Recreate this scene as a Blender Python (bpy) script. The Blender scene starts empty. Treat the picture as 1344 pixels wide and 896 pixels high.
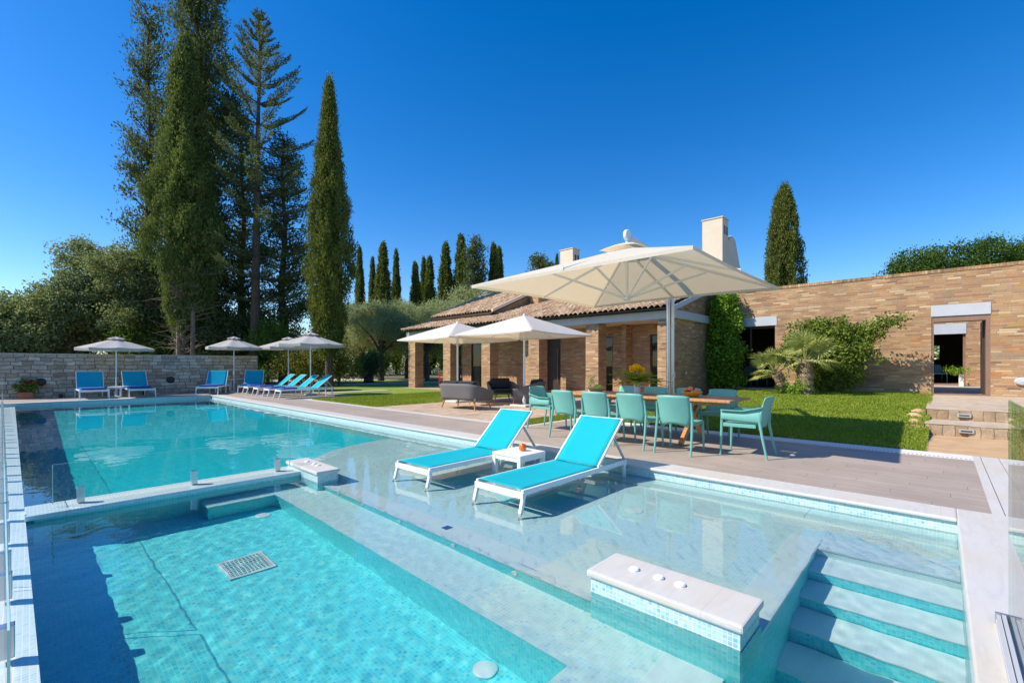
import bpy, bmesh, math, random
import numpy as np
from mathutils import Vector, Matrix
R = math.radians
sc = bpy.context.scene
COL = sc.collection
random.seed(7)
rng = np.random.default_rng(11)

# ------------------------------------------------------------------ camera maths (photo pixels of the 1344 wide frame)
FPX, HOR, CX, CAMZ = 597.0, 479.0, 672.0, 1.27
AL = R(43.3); SA, CA = math.sin(AL), math.cos(AL)
def at(px, d):
    """ground position on the line of sight of column px at depth d"""
    r = (px - CX) / FPX * d
    return (r * SA + d * CA, -r * CA + d * SA)
def rd(r, d):
    return (r * SA + d * CA, -r * CA + d * SA)

# ------------------------------------------------------------------ materials
class NB:
    def __init__(s, name):
        s.m = bpy.data.materials.new(name); s.m.use_nodes = True
        s.nt = s.m.node_tree; s.nt.nodes.clear()
        s.out = s.nt.nodes.new('ShaderNodeOutputMaterial')
    def n(s, t, **kw):
        x = s.nt.nodes.new(t)
        for k, v in kw.items(): setattr(x, k, v)
        return x
    def set(s, sock, v):
        if isinstance(v, bpy.types.NodeSocket): s.nt.links.new(v, sock)
        elif isinstance(v, tuple) and len(v) == 3 and sock.type == 'RGBA': sock.default_value = (*v, 1)
        else: sock.default_value = v
    def ma(s, op, a, b=None, c=None):
        x = s.n('ShaderNodeMath', operation=op)
        s.set(x.inputs[0], a)
        if b is not None: s.set(x.inputs[1], b)
        if c is not None: s.set(x.inputs[2], c)
        return x.outputs[0]
    def mix(s, f, a, b, mode='MIX'):
        x = s.n('ShaderNodeMix', data_type='RGBA', blend_type=mode)
        s.set(x.inputs[0], f); s.set(x.inputs[6], a); s.set(x.inputs[7], b)
        return x.outputs[2]
    def uv(s):
        x = s.n('ShaderNodeUVMap'); return x.outputs[0]
    def obj(s):
        return s.n('ShaderNodeTexCoord').outputs['Object']
    def sep(s, v):
        x = s.n('ShaderNodeSeparateXYZ'); s.set(x.inputs[0], v); return x.outputs
    def comb(s, a, b, c=0.0):
        x = s.n('ShaderNodeCombineXYZ'); s.set(x.inputs[0], a); s.set(x.inputs[1], b); s.set(x.inputs[2], c); return x.outputs[0]
    def scale(s, v, sc3):
        x = s.n('ShaderNodeVectorMath', operation='MULTIPLY'); s.set(x.inputs[0], v); x.inputs[1].default_value = sc3; return x.outputs[0]
    def noise(s, v, scale=5, detail=4, rough=.55, dist=0, out=0):
        x = s.n('ShaderNodeTexNoise'); s.set(x.inputs['Vector'], v)
        x.inputs['Scale'].default_value = scale; x.inputs['Detail'].default_value = detail
        x.inputs['Roughness'].default_value = rough; x.inputs['Distortion'].default_value = dist
        return x.outputs[out]
    def white(s, v):
        x = s.n('ShaderNodeTexWhiteNoise', noise_dimensions='3D'); s.set(x.inputs[0], v); return x.outputs
    def ramp(s, f, stops, interp='LINEAR'):
        x = s.n('ShaderNodeValToRGB'); x.color_ramp.interpolation = interp
        e = x.color_ramp.elements
        while len(e) < len(stops): e.new(.5)
        for i, (p, c) in enumerate(stops): e[i].position = p; e[i].color = (*c, 1)
        s.set(x.inputs[0], f); return x.outputs[0]
    def mr(s, v, a, b, c=0., d=1.):
        x = s.n('ShaderNodeMapRange'); s.set(x.inputs[0], v)
        for i, q in enumerate((a, b, c, d)): x.inputs[i + 1].default_value = q
        return x.outputs[0]
    def bump(s, h, strength=.3, dist=.01):
        x = s.n('ShaderNodeBump'); x.inputs['Strength'].default_value = strength; x.inputs['Distance'].default_value = dist
        s.set(x.inputs['Height'], h); return x.outputs[0]
    def pr(s, col, rough=.6, normal=None, metal=0., spec=.5, **kw):
        b = s.n('ShaderNodeBsdfPrincipled')
        s.set(b.inputs['Base Color'], col); s.set(b.inputs['Roughness'], rough)
        b.inputs['Metallic'].default_value = metal; b.inputs['Specular IOR Level'].default_value = spec
        if normal is not None: s.set(b.inputs['Normal'], normal)
        for k, v in kw.items(): s.set(b.inputs[k], v)
        s.nt.links.new(b.outputs[0], s.out.inputs[0]); return b

def simple(name, col, rough=.5, var=.08, scale=6, metal=0., spec=.5, bump=0., bscale=60):
    b = NB(name); o = b.obj()
    n = b.noise(o, scale, 5, .6)
    dark = tuple(c * (1 - var) for c in col); lite = tuple(min(1, c * (1 + var)) for c in col)
    c = b.ramp(n, [(.3, dark), (.7, lite)])
    nm = b.bump(b.noise(o, bscale, 3), bump, .004) if bump else None
    b.pr(c, rough, nm, metal, spec); return b.m

def tiled(name, w, h, stops, mortar, msize, offset=.5, rough=.6, bstr=.4, wobble=0., wscale=3., dirt=.15, dscale=1.2, rowvar=False, spec=.5, grain=0.):
    b = NB(name); uv = b.uv()
    if wobble:
        nz = b.noise(uv, wscale, 2, .5, out=1)
        x = b.n('ShaderNodeVectorMath', operation='MULTIPLY_ADD')
        b.set(x.inputs[0], nz); x.inputs[1].default_value = (wobble, wobble, 0); b.set(x.inputs[2], uv); uv2 = x.outputs[0]
    else: uv2 = uv
    s = b.sep(uv2)
    v = b.ma('DIVIDE', s[1], h); row = b.ma('FLOOR', v); fv = b.ma('FRACT', v)
    if rowvar:
        rw = b.white(b.comb(row, 3.7))[0]
        u = b.ma('MULTIPLY', b.ma('DIVIDE', s[0], w), b.ma('MULTIPLY_ADD', rw, .6, .7))
        u = b.ma('MULTIPLY_ADD', rw, 7.3, u)
    else:
        u = b.ma('DIVIDE', s[0], w)
    u = b.ma('MULTIPLY_ADD', row, offset, u)
    col = b.ma('FLOOR', u); fu = b.ma('FRACT', u)
    idn = b.white(b.comb(col, row, .5))
    eu = b.ma('MULTIPLY', b.ma('MINIMUM', fu, b.ma('SUBTRACT', 1., fu)), w)
    ev = b.ma('MULTIPLY', b.ma('MINIMUM', fv, b.ma('SUBTRACT', 1., fv)), h)
    e = b.ma('MINIMUM', eu, ev)
    mask = b.mr(e, msize * .35, msize * .65)
    c = b.ramp(idn[0], stops, 'LINEAR')
    if grain:
        g = b.noise(uv, 40, 4, .7); c = b.mix(grain, c, b.ramp(g, [(.3, (.25, .25, .25)), (.7, (1, 1, 1))]), 'MULTIPLY')
    d = b.noise(uv, dscale, 5, .65)
    c = b.mix(dirt, c, b.ramp(d, [(.35, (.35, .33, .3)), (.6, (1, 1, 1))]), 'MULTIPLY')
    c = b.mix(mask, mortar, c)
    hgt = b.ma('ADD', mask, b.ma('MULTIPLY', idn[0], .25))
    nm = b.bump(hgt, bstr, .006) if bstr else None
    b.pr(c, rough, nm, spec=spec); return b.m

M = {}
brick_stops = [(0, (.38, .19, .09)), (.22, (.57, .36, .18)), (.42, (.45, .21, .09)), (.6, (.62, .39, .18)), (.78, (.50, .25, .11)), (.92, (.74, .56, .32)), (1, (.20, .11, .065))]
M['brick'] = tiled('brick', .30, .060, brick_stops, (.30, .245, .19), .014, rough=.85, bstr=.6, dirt=.45, dscale=.9, rowvar=True, wobble=.012, wscale=5, grain=.35)
M['brick_cap'] = tiled('brick capping', .07, .5, brick_stops, (.22, .18, .14), .012, rough=.9, bstr=.6, dirt=.8, dscale=1.4, grain=.4)
M['stone'] = tiled('stone wall', .34, .15, [(0, (.46, .36, .26)), (.25, (.66, .58, .47)), (.5, (.54, .45, .34)), (.75, (.78, .71, .60)), (1, (.36, .28, .19))], (.15, .13, .11), .022, rough=.9, bstr=1., wobble=.16, wscale=2.6, dirt=.5, dscale=3, rowvar=True, grain=.4)
M['pale_mosaic'] = tiled('pale mosaic', .025, .025, [(0, (.50, .74, .79)), (.3, (.64, .82, .81)), (.55, (.56, .78, .76)), (.8, (.70, .82, .76)), (1, (.44, .70, .79))], (.76, .82, .81), .0035, offset=0., rough=.25, bstr=.15, dirt=.08)
M['rim_mosaic'] = tiled('rim mosaic', .025, .025, [(0, (.26, .52, .60)), (.3, (.46, .68, .68)), (.55, (.32, .60, .58)), (.8, (.56, .68, .60)), (1, (.18, .46, .62))], (.66, .70, .69), .004, offset=0., rough=.25, bstr=.15, dirt=.12)
M['ledge_mosaic'] = tiled('ledge mosaic', .025, .025, [(0, (.44, .62, .66)), (.5, (.60, .72, .72)), (1, (.52, .66, .62))], (.72, .76, .74), .004, offset=0., rough=.2, bstr=.1, dirt=.15, dscale=2)
M['water_tinted_mosaic'] = tiled('water tinted mosaic', .025, .025, [(0, (.06, .66, .76)), (.3, (.15, .80, .84)), (.55, (.09, .73, .78)), (.8, (.28, .84, .80)), (1, (.04, .58, .74))], (.22, .82, .84), .004, offset=0., rough=.3, bstr=.1, dirt=.05)  # submerged tile: the tint water gives to light is put into its colour
M['deep_tinted_mosaic'] = tiled('deep water tinted mosaic', .025, .025, [(0, (.004, .62, .76)), (.3, (.01, .72, .82)), (.55, (.006, .66, .78)), (.8, (.03, .76, .82)), (1, (.004, .58, .72))], (.02, .74, .82), .004, offset=0., rough=.3, bstr=.1, dirt=.05)  # main pool floor: depth colour of the water painted into the tile
M['teal_tinted_mosaic'] = tiled('teal water tinted mosaic', .025, .025, [(0, (.015, .58, .66)), (.35, (.05, .68, .74)), (.7, (.13, .74, .72)), (1, (.01, .52, .64))], (.14, .74, .76), .004, offset=0., rough=.3, bstr=.1, dirt=.05)  # submerged risers: water tint painted into the tile colour
M['paver'] = tiled('patio pavers', .22, .11, [(0, (.42, .29, .20)), (.4, (.55, .42, .31)), (.7, (.48, .34, .24)), (1, (.62, .50, .38))], (.34, .27, .2), .008, rough=.85, bstr=.4, dirt=.35)

def deck_mat():
    b = NB('plank porcelain'); uv = b.uv(); s = b.sep(uv)
    v = b.ma('DIVIDE', s[0], .16); row = b.ma('FLOOR', v); fv = b.ma('FRACT', v)
    u = b.ma('MULTIPLY_ADD', row, .37, b.ma('DIVIDE', s[1], 1.2)); col = b.ma('FLOOR', u); fu = b.ma('FRACT', u)
    idn = b.white(b.comb(col, row, .2))[0]
    g = b.noise(b.comb(b.ma('MULTIPLY', s[0], 55.), b.ma('MULTIPLY', s[1], 2.2), b.ma('MULTIPLY', idn, 30.)), 1., 5, .65)
    c = b.ramp(g, [(.25, (.36, .30, .25)), (.5, (.44, .37, .315)), (.75, (.50, .435, .375))])
    c = b.mix(.5, c, b.ramp(idn, [(0, (.78, .76, .74)), (1, (1, 1, 1))]), 'MULTIPLY')
    st = b.noise(uv, 1.1, 7, .68); c = b.mix(.6, c, b.ramp(st, [(.3, (.7, .68, .66)), (.65, (1, 1, 1))]), 'MULTIPLY')
    e = b.ma('MINIMUM', b.ma('MULTIPLY', b.ma('MINIMUM', fv, b.ma('SUBTRACT', 1., fv)), .16), b.ma('MULTIPLY', b.ma('MINIMUM', fu, b.ma('SUBTRACT', 1., fu)), 1.2))
    mk = b.mr(e, .0012, .003)
    c = b.mix(mk, (.20, .17, .145), c)
    b.pr(c, .62, b.bump(mk, .5, .004)); return b.m
M['deck'] = deck_mat()

def marble_mat(name='marble', base=(.60, .595, .575), vein=(.30, .32, .34), warm=(.60, .52, .40), joint=0.):
    b = NB(name); uv = b.uv(); s = b.sep(uv)
    g = b.noise(b.comb(b.ma('MULTIPLY', s[0], 1.4), b.ma('MULTIPLY', s[1], 9.)), 1.3, 6, .6, 1.2)
    c = b.ramp(g, [(.42, base), (.56, tuple(.96 * q for q in base)), (.62, tuple(.78 * a + .22 * b_ for a, b_ in zip(base, vein))), (.68, base)])
    n2 = b.noise(uv, 1.3, 6, .66); c = b.mix(b.mr(n2, .45, .7, 0, .7), c, warm)
    n3 = b.noise(uv, 14, 6, .75); c = b.mix(b.mr(n3, .58, .8, 0, .35), c, vein)
    nm = None
    if joint:
        f = b.ma('FRACT', b.ma('DIVIDE', s[1], joint)); e = b.ma('MINIMUM', f, b.ma('SUBTRACT', 1., f))
        f2 = b.ma('FRACT', b.ma('DIVIDE', s[0], joint)); e2 = b.ma('MINIMUM', f2, b.ma('SUBTRACT', 1., f2))
        mk = b.mr(b.ma('MULTIPLY', e, joint), .001, .0025); c = b.mix(mk, (.5, .48, .45), c)
        mk2 = b.mr(b.ma('MULTIPLY', e2, joint), .001, .0025); c = b.mix(mk2, (.5, .48, .45), c)
    b.pr(c, .5, b.bump(b.noise(uv, 90, 3), .08, .003)); return b.m
M['marble'] = marble_mat('marble', joint=.9)
M['wet_marble'] = marble_mat('bathed marble', (.76, .82, .82), (.56, .62, .65), (.78, .79, .72))

def channel_mat():
    b = NB('slotted channel'); s = b.sep(b.uv())
    f = b.ma('FRACT', b.ma('DIVIDE', s[1], .045)); e = b.ma('ABSOLUTE', b.ma('SUBTRACT', f, .5))
    g = b.ma('ABSOLUTE', b.ma('SUBTRACT', s[0], 8.68))
    hole = b.ma('MULTIPLY', b.ma('LESS_THAN', e, .22), b.ma('LESS_THAN', g, .022))
    c = b.mix(hole, (.74, .74, .72), (.05, .05, .05)); b.pr(c, .5); return b.m
M['channel'] = channel_mat()

def fabric_y(name):
    b = NB(name); d = b.n('ShaderNodeBsdfDiffuse'); b.set(d.inputs[0], (1., .68, .01)); t = b.n('ShaderNodeBsdfTranslucent'); b.set(t.inputs[0], (1., .75, .01))
    mx = b.n('ShaderNodeMixShader'); mx.inputs[0].default_value = .5
    b.nt.links.new(d.outputs[0], mx.inputs[1]); b.nt.links.new(t.outputs[0], mx.inputs[2]); b.nt.links.new(mx.outputs[0], b.out.inputs[0]); return b.m
def soil(name, stops, sc=3., rough=.95, bs=.5):
    b = NB(name); o = b.obj(); n = b.noise(o, sc, 8, .65); b.pr(b.ramp(n, stops), rough, b.bump(b.noise(o, sc * 9, 5), bs, .02)); return b.m
M['sand'] = soil('sandy path', [(.25, (.40, .245, .12)), (.5, (.53, .35, .19)), (.75, (.60, .43, .26))], 2.5)
M['ground'] = soil('dry ground', [(.3, (.10, .10, .045)), (.6, (.16, .14, .07)), (.8, (.24, .19, .12))], 1.2)
M['gravel'] = soil('pale path', [(.3, (.40, .36, .30)), (.7, (.56, .52, .45))], 6)
M['lawn'] = soil('lawn', [(.25, (.11, .17, .012)), (.5, (.19, .27, .022)), (.78, (.30, .36, .05))], 3., bs=.8)
M['step_stone'] = soil('step stone', [(.25, (.34, .27, .19)), (.5, (.52, .42, .31)), (.8, (.62, .54, .43))], 4., .85)
M['rough_stone'] = tiled('rough stone face', .16, .22, [(0, (.38, .26, .15)), (.5, (.52, .40, .27)), (1, (.44, .33, .22))], (.25, .18, .12), .012, rough=.9, bstr=1., wobble=.06, wscale=8, dirt=.5, dscale=5, grain=.4)

M['white_metal'] = simple('white powder coat', (.78, .79, .80), .35, .02)
M['white_plastic'] = simple('white plastic', (.80, .80, .79), .4, .03)
M['teal_plastic'] = simple('teal plastic', (.15, .42, .365), .45, .05, 8)
M['navy'] = simple('navy cloth', (.02, .08, .34), .85, .15, 20)
M['charcoal'] = simple('charcoal cloth', (.022, .024, .03), .9, .2, 20, bump=.2)
M['grey_metal'] = simple('grey metal', (.42, .43, .45), .35, .04, metal=.3)
M['steel'] = simple('steel', (.50, .52, .54), .28, .05, metal=.9)
M['beam_grey'] = simple('grey painted beam', (.47, .50, .54), .55, .06, 3)
M['plaster'] = simple('cream plaster', (.66, .58, .46), .9, .06, 2, bump=.2)
M['dark_wood'] = simple('dark frame', (.045, .028, .02), .5, .2, 3)
M['brown_frame'] = simple('brown frame', (.24, .145, .10), .55, .15, 3)
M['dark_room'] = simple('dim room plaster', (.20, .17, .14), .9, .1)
M['leg_wood'] = simple('oiled leg wood', (.52, .25, .09), .5, .15, 15)
M['black'] = simple('black plastic', (.015, .015, .017), .5, .1)
M['terracotta'] = simple('terracotta', (.42, .16, .09), .85, .12)
M['red'] = simple('red petals', (.55, .02, .015), .7, .2, 30)
M['red_chair'] = simple('red lacquer', (.38, .03, .02), .5, .1)
M['yellow'] = simple('yellow petals', (.95, .62, .005), .7, .15, 40)
M['yellow'] = fabric_y('yellow petals')
M['curtain'] = simple('white curtain', (.62, .66, .74), .9, .06)
M['apple'] = simple('apple skin', (.42, .56, .05), .35, .2, 20)
M['peach'] = simple('peach skin', (.88, .26, .09), .55, .35, 25)
M['plum'] = simple('plum skin', (.12, .02, .05), .4, .3, 25)
M['basket_orange'] = simple('orange woven bowl', (.88, .40, .05), .7, .15, 60, bump=.5)
M['basket_pale'] = simple('pale wicker', (.55, .38, .22), .8, .2, 60, bump=.5)
M['ceramic'] = simple('white ceramic', (.76, .75, .74), .25, .03)
M['candle'] = simple('orange glass', (.75, .16, .015), .15, .25, 40)
M['bark'] = simple('bark', (.10, .072, .052), .95, .35, 9, bump=.9, bscale=18)
M['pale_bark'] = simple('grey bark', (.27, .22, .17), .95, .3, 9, bump=.9, bscale=18)
M['palm_bark'] = simple('shaggy palm trunk', (.26, .19, .12), .95, .45, 22, bump=1., bscale=30)

def teak_mat():
    b = NB('teak'); s = b.sep(b.uv()); 
    g = b.noise(b.comb(b.ma('MULTIPLY', s[0], 40.), b.ma('MULTIPLY', s[1], 2.5)), 1., 5, .6)
    c = b.ramp(g, [(.25, (.36, .17, .06)), (.55, (.52, .27, .11)), (.8, (.62, .36, .17))])
    f = b.ma('FRACT', b.ma('DIVIDE', s[0], .12)); e = b.ma('MULTIPLY', b.ma('MINIMUM', f, b.ma('SUBTRACT', 1., f)), .12)
    c = b.mix(b.mr(e, .001, .003), (.14, .06, .02), c); b.pr(c, .5); return b.m
M['teak'] = teak_mat()

def weave_mat():
    b = NB('grey rope weave'); s = b.sep(b.uv())
    f = b.ma('ABSOLUTE', b.ma('SUBTRACT', b.ma('FRACT', b.ma('DIVIDE', s[1], .03)), .5))
    c = b.mix(b.mr(f, .1, .4), (.20, .19, .185), (.085, .08, .08))
    b.pr(c, .85, b.bump(f, .6, .01)); return b.m
M['weave'] = weave_mat()

def fabric(name, col, trans=.3, tcol=None, rough=.9, weave=0.):
    b = NB(name); o = b.obj(); n = b.noise(o, 4, 4)
    c = b.ramp(n, [(.3, tuple(q * .94 for q in col)), (.7, col)])
    d = b.n('ShaderNodeBsdfDiffuse'); b.set(d.inputs[0], c)
    if weave: b.set(d.inputs['Normal'], b.bump(b.noise(o, weave, 2), .3, .002))
    t = b.n('ShaderNodeBsdfTranslucent'); b.set(t.inputs[0], tcol or col)
    mx = b.n('ShaderNodeMixShader'); mx.inputs[0].default_value = trans
    b.nt.links.new(d.outputs[0], mx.inputs[1]); b.nt.links.new(t.outputs[0], mx.inputs[2]); b.nt.links.new(mx.outputs[0], b.out.inputs[0]); return b.m
M['canopy'] = fabric('cream canopy cloth', (.80, .77, .70), .40, (.86, .68, .42))
M['canopy_grey'] = fabric('grey canopy cloth', (.52, .51, .49), .2, (.5, .45, .38))
M['canopy_white'] = fabric('white canopy cloth', (.80, .79, .76), .32, (.82, .64, .40))
M['sling'] = fabric('turquoise sling mesh', (.02, .49, .59), .18, (.02, .5, .6), weave=400)
M['sling_far'] = fabric('blue sling mesh', (.02, .44, .64), .2, (.02, .46, .66))

def leafmat(name, dark, lite, trans=.3, spec=.12, big=1.2):
    b = NB(name); g = b.n('ShaderNodeNewGeometry'); o = b.obj()
    n = b.noise(o, big, 3, .6)
    mid = tuple((a + c) / 2 for a, c in zip(dark, lite))
    f = b.ma('ADD', b.ma('MULTIPLY', g.outputs['Random Per Island'], .6), b.ma('MULTIPLY', n, .5))
    c = b.ramp(f, [(.2, dark), (.55, mid), (.9, lite)])
    p = b.n('ShaderNodeBsdfPrincipled'); b.set(p.inputs['Base Color'], c); p.inputs['Roughness'].default_value = .7; p.inputs['Specular IOR Level'].default_value = spec
    t = b.n('ShaderNodeBsdfTranslucent'); b.set(t.inputs[0], b.mix(.5, c, (lite[0] * 1.3, lite[1] * 1.3, lite[2] * .6)))
    mx = b.n('ShaderNodeMixShader'); mx.inputs[0].default_value = trans
    b.nt.links.new(p.outputs[0], mx.inputs[1]); b.nt.links.new(t.outputs[0], mx.inputs[2]); b.nt.links.new(mx.outputs[0], b.out.inputs[0]); return b.m
M['cypress_leaf'] = leafmat('cypress foliage', (0.06, 0.085, 0.018), (0.21, 0.25, 0.06))
M['light_cypress'] = leafmat('light cypress foliage', (.055, .095, .028), (.22, .275, .08), big=.8)
M['dark_conifer'] = leafmat('dark conifer foliage', (.045, .07, .032), (.17, .21, .075))
M['araucaria'] = leafmat('araucaria foliage', (0.06, 0.09, 0.04), (0.2, 0.24, 0.09))
M['olive_leaf'] = leafmat('olive foliage', (.18, .215, .10), (.46, .51, .29), .42)
M['silver_leaf'] = leafmat('silver green foliage', (.10, .135, .055), (.37, .43, .22))
M['broad_leaf'] = leafmat('broad leaf foliage', (0.05, 0.1, 0.016), (0.17, 0.27, 0.045))
M['deep_leaf'] = leafmat('deep green foliage', (.03, .07, .014), (.11, .19, .035))
M['vine_leaf'] = leafmat('vine foliage', (.07, .17, .02), (.27, .44, .05))
M['bush_leaf'] = leafmat('bush foliage', (.08, .14, .02), (.28, .35, .07))
M['palm_leaf'] = leafmat('palm frond', (.24, .29, .09), (.56, .58, .22), .3)
M['yellow_leaf'] = leafmat('yellowing shrub foliage', (.10, .11, .02), (.30, .28, .05))
M['bright_leaf'] = leafmat('bright foliage', (.10, .20, .02), (.28, .42, .05))
M['fern_leaf'] = leafmat('fern foliage', (.12, .20, .02), (.32, .38, .05))
M['grass'] = leafmat('grass blades', (.13, .20, .015), (.34, .41, .055), .35, .2, 1.5)
M['twig'] = simple('dead twigs', (.24, .19, .14), .95, .2)

def tiles_roof():
    b = NB('clay roof tiles'); s = b.sep(b.uv())
    idn = b.white(b.comb(b.ma('FLOOR', b.ma('DIVIDE', s[0], .22)), b.ma('FLOOR', b.ma('DIVIDE', s[1], .36)), .3))[0]
    c = b.ramp(idn, [(0, (.36, .22, .12)), (.3, (.56, .38, .23)), (.6, (.66, .50, .33)), (.85, (.46, .29, .17)), (1, (.72, .59, .43))])
    n = b.noise(b.uv(), 3, 6, .7); c = b.mix(.7, c, b.ramp(n, [(.35, (.42, .38, .34)), (.6, (1, 1, 1))]), 'MULTIPLY')
    b.pr(c, .9, b.bump(b.noise(b.uv(), 40, 4), .5, .01)); return b.m
M['roof'] = tiles_roof()

def glassmat(name, tint, edge=False):
    """clear pane that lets the sun through; mirror part follows the viewing angle"""
    b = NB(name)
    lw = b.n('ShaderNodeLayerWeight'); lw.inputs[0].default_value = .5
    f = b.ma('MULTIPLY_ADD', b.ma('POWER', lw.outputs['Facing'], 5.), .9, .035)
    t = b.n('ShaderNodeBsdfTransparent'); b.set(t.inputs[0], tint)
    g = b.n('ShaderNodeBsdfGlossy'); g.inputs['Roughness'].default_value = .01
    mx = b.n('ShaderNodeMixShader'); b.set(mx.inputs[0], f)
    b.nt.links.new(t.outputs[0], mx.inputs[1]); b.nt.links.new(g.outputs[0], mx.inputs[2]); b.nt.links.new(mx.outputs[0], b.out.inputs[0]); return b.m
M['glass'] = glassmat('clear glass', (.95, .985, .97))
M['glass_edge'] = simple('green glass edge', (.40, .60, .55), .15, .1)
M['window_glass'] = glassmat('window glass', (.5, .52, .52))

def watermat():
    b = NB('pool water')
    g = b.n('ShaderNodeBsdfRefraction'); g.inputs['IOR'].default_value = 1.333; g.inputs['Roughness'].default_value = 0
    b.set(g.inputs['Color'], (.88, .992, .997))
    r = b.n('ShaderNodeBsdfGlossy'); r.inputs['Roughness'].default_value = 0; b.set(r.inputs['Color'], (1., 1., 1.))
    fr = b.n('ShaderNodeFresnel'); fr.inputs[0].default_value = 1.333
    mx = b.n('ShaderNodeMixShader'); b.set(mx.inputs[0], fr.outputs[0])
    b.nt.links.new(g.outputs[0], mx.inputs[1]); b.nt.links.new(r.outputs[0], mx.inputs[2]); b.nt.links.new(mx.outputs[0], b.out.inputs[0]); return b.m
M['water'] = watermat()

# ------------------------------------------------------------------ mesh building
class MB:
    def __init__(s):
        s.v = []; s.f = []; s.X = Matrix.Identity(4); s.uvs = None
    def add(s, vs, fs):
        k = len(s.v); s.v += [tuple(s.X @ Vector(p)) for p in vs]; s.f += [tuple(i + k for i in q) for q in fs]; return s
    def box(s, x0, x1, y0, y1, z0, z1, bev=0.):
        if bev:
            bm = bmesh.new(); bmesh.ops.create_cube(bm, size=1)
            for v in bm.verts: v.co = Vector(((x0 + x1) / 2 + v.co.x * (x1 - x0), (y0 + y1) / 2 + v.co.y * (y1 - y0), (z0 + z1) / 2 + v.co.z * (z1 - z0)))
            bmesh.ops.bevel(bm, geom=bm.edges[:], offset=bev, segments=2, affect='EDGES', profile=.6)
            bm.verts.ensure_lookup_table()
            vs = [v.co.copy() for v in bm.verts]; fs = [[v.index for v in f.verts] for f in bm.faces]; bm.free(); return s.add(vs, fs)
        vs = [(x, y, z) for x in (x0, x1) for y in (y0, y1) for z in (z0, z1)]
        return s.add(vs, [(0, 1, 3, 2), (4, 6, 7, 5), (0, 4, 5, 1), (2, 3, 7, 6), (0, 2, 6, 4), (1, 5, 7, 3)])
    def quad(s, a, b, c, d): return s.add([a, b, c, d], [(0, 1, 2, 3)])
    def tube(s, pts, rad, n=8, cap=True, sq=1.):
        pts = [Vector(p) for p in pts]
        if not isinstance(rad, (list, tuple)): rad = [rad] * len(pts)
        rings = []; prev = None
        for i, p in enumerate(pts):
            t = (pts[min(i + 1, len(pts) - 1)] - pts[max(i - 1, 0)]).normalized()
            if prev is None:
                a = Vector((0, 0, 1)) if abs(t.z) < .9 else Vector((1, 0, 0))
                u = t.cross(a).normalized()
            else:
                u = (prev - t * prev.dot(t)).normalized()
            w = t.cross(u); prev = u
            rings.append([p + (u * math.cos(2 * math.pi * k / n) + w * sq * math.sin(2 * math.pi * k / n)) * rad[i] for k in range(n)])
        vs = [q for r_ in rings for q in r_]; fs = []
        for i in range(len(pts) - 1):
            for k in range(n):
                fs.append((i * n + k, i * n + (k + 1) % n, (i + 1) * n + (k + 1) % n, (i + 1) * n + k))
        if cap: fs += [tuple(reversed(range(n))), tuple(range((len(pts) - 1) * n, len(pts) * n))]
        return s.add(vs, fs)
    def bar(s, a, b, w, h, bev=0.):
        """rectangular bar from a to b, w sideways, h upwards"""
        a = Vector(a); b = Vector(b); t = (b - a); L = t.length; t.normalize()
        up = Vector((0, 0, 1)) if abs(t.z) < .95 else Vector((1, 0, 0))
        sd = t.cross(up).normalized(); up = sd.cross(t)
        old = s.X.copy()
        m = Matrix((( t.x, sd.x, up.x, a.x), (t.y, sd.y, up.y, a.y), (t.z, sd.z, up.z, a.z), (0, 0, 0, 1)))
        s.X = old @ m; s.box(0, L, -w / 2, w / 2, -h / 2, h / 2, bev); s.X = old; return s
    def lathe(s, prof, n=24, c=(0, 0, 0), cap=True):
        vs = []; fs = []
        for r_, z in prof:
            for k in range(n):
                a = 2 * math.pi * k / n; vs.append((c[0] + r_ * math.cos(a), c[1] + r_ * math.sin(a), c[2] + z))
        m = len(prof)
        for i in range(m - 1):
            for k in range(n): fs.append((i * n + k, i * n + (k + 1) % n, (i + 1) * n + (k + 1) % n, (i + 1) * n + k))
        if cap: fs += [tuple(reversed(range(n))), tuple(range((m - 1) * n, m * n))]
        return s.add(vs, fs)
    def grid(s, P, closed_u=False):
        """P[i][j] points"""
        nu, nv = len(P), len(P[0]); vs = [q for r_ in P for q in r_]; fs = []
        for i in range(nu - (0 if closed_u else 1)):
            for j in range(nv - 1):
                a = i * nv + j; b = ((i + 1) % nu) * nv + j; fs.append((a, b, b + 1, a + 1))
        return s.add(vs, fs)
    def prism(s, poly, z0, z1):
        n = len(poly); vs = [(x, y, z0) for x, y in poly] + [(x, y, z1) for x, y in poly]
        fs = [tuple(reversed(range(n))), tuple(range(n, 2 * n))] + [(i, (i + 1) % n, n + (i + 1) % n, n + i) for i in range(n)]
        return s.add(vs, fs)
    def prism_y(s, poly, y0, y1):
        """poly of (x,z) extruded along y"""
        n = len(poly); vs = [(x, y0, z) for x, z in poly] + [(x, y1, z) for x, z in poly]
        fs = [tuple(range(n)), tuple(reversed(range(n, 2 * n)))] + [(i, n + i, n + (i + 1) % n, (i + 1) % n) for i in range(n)]
        return s.add(vs, fs)
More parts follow.
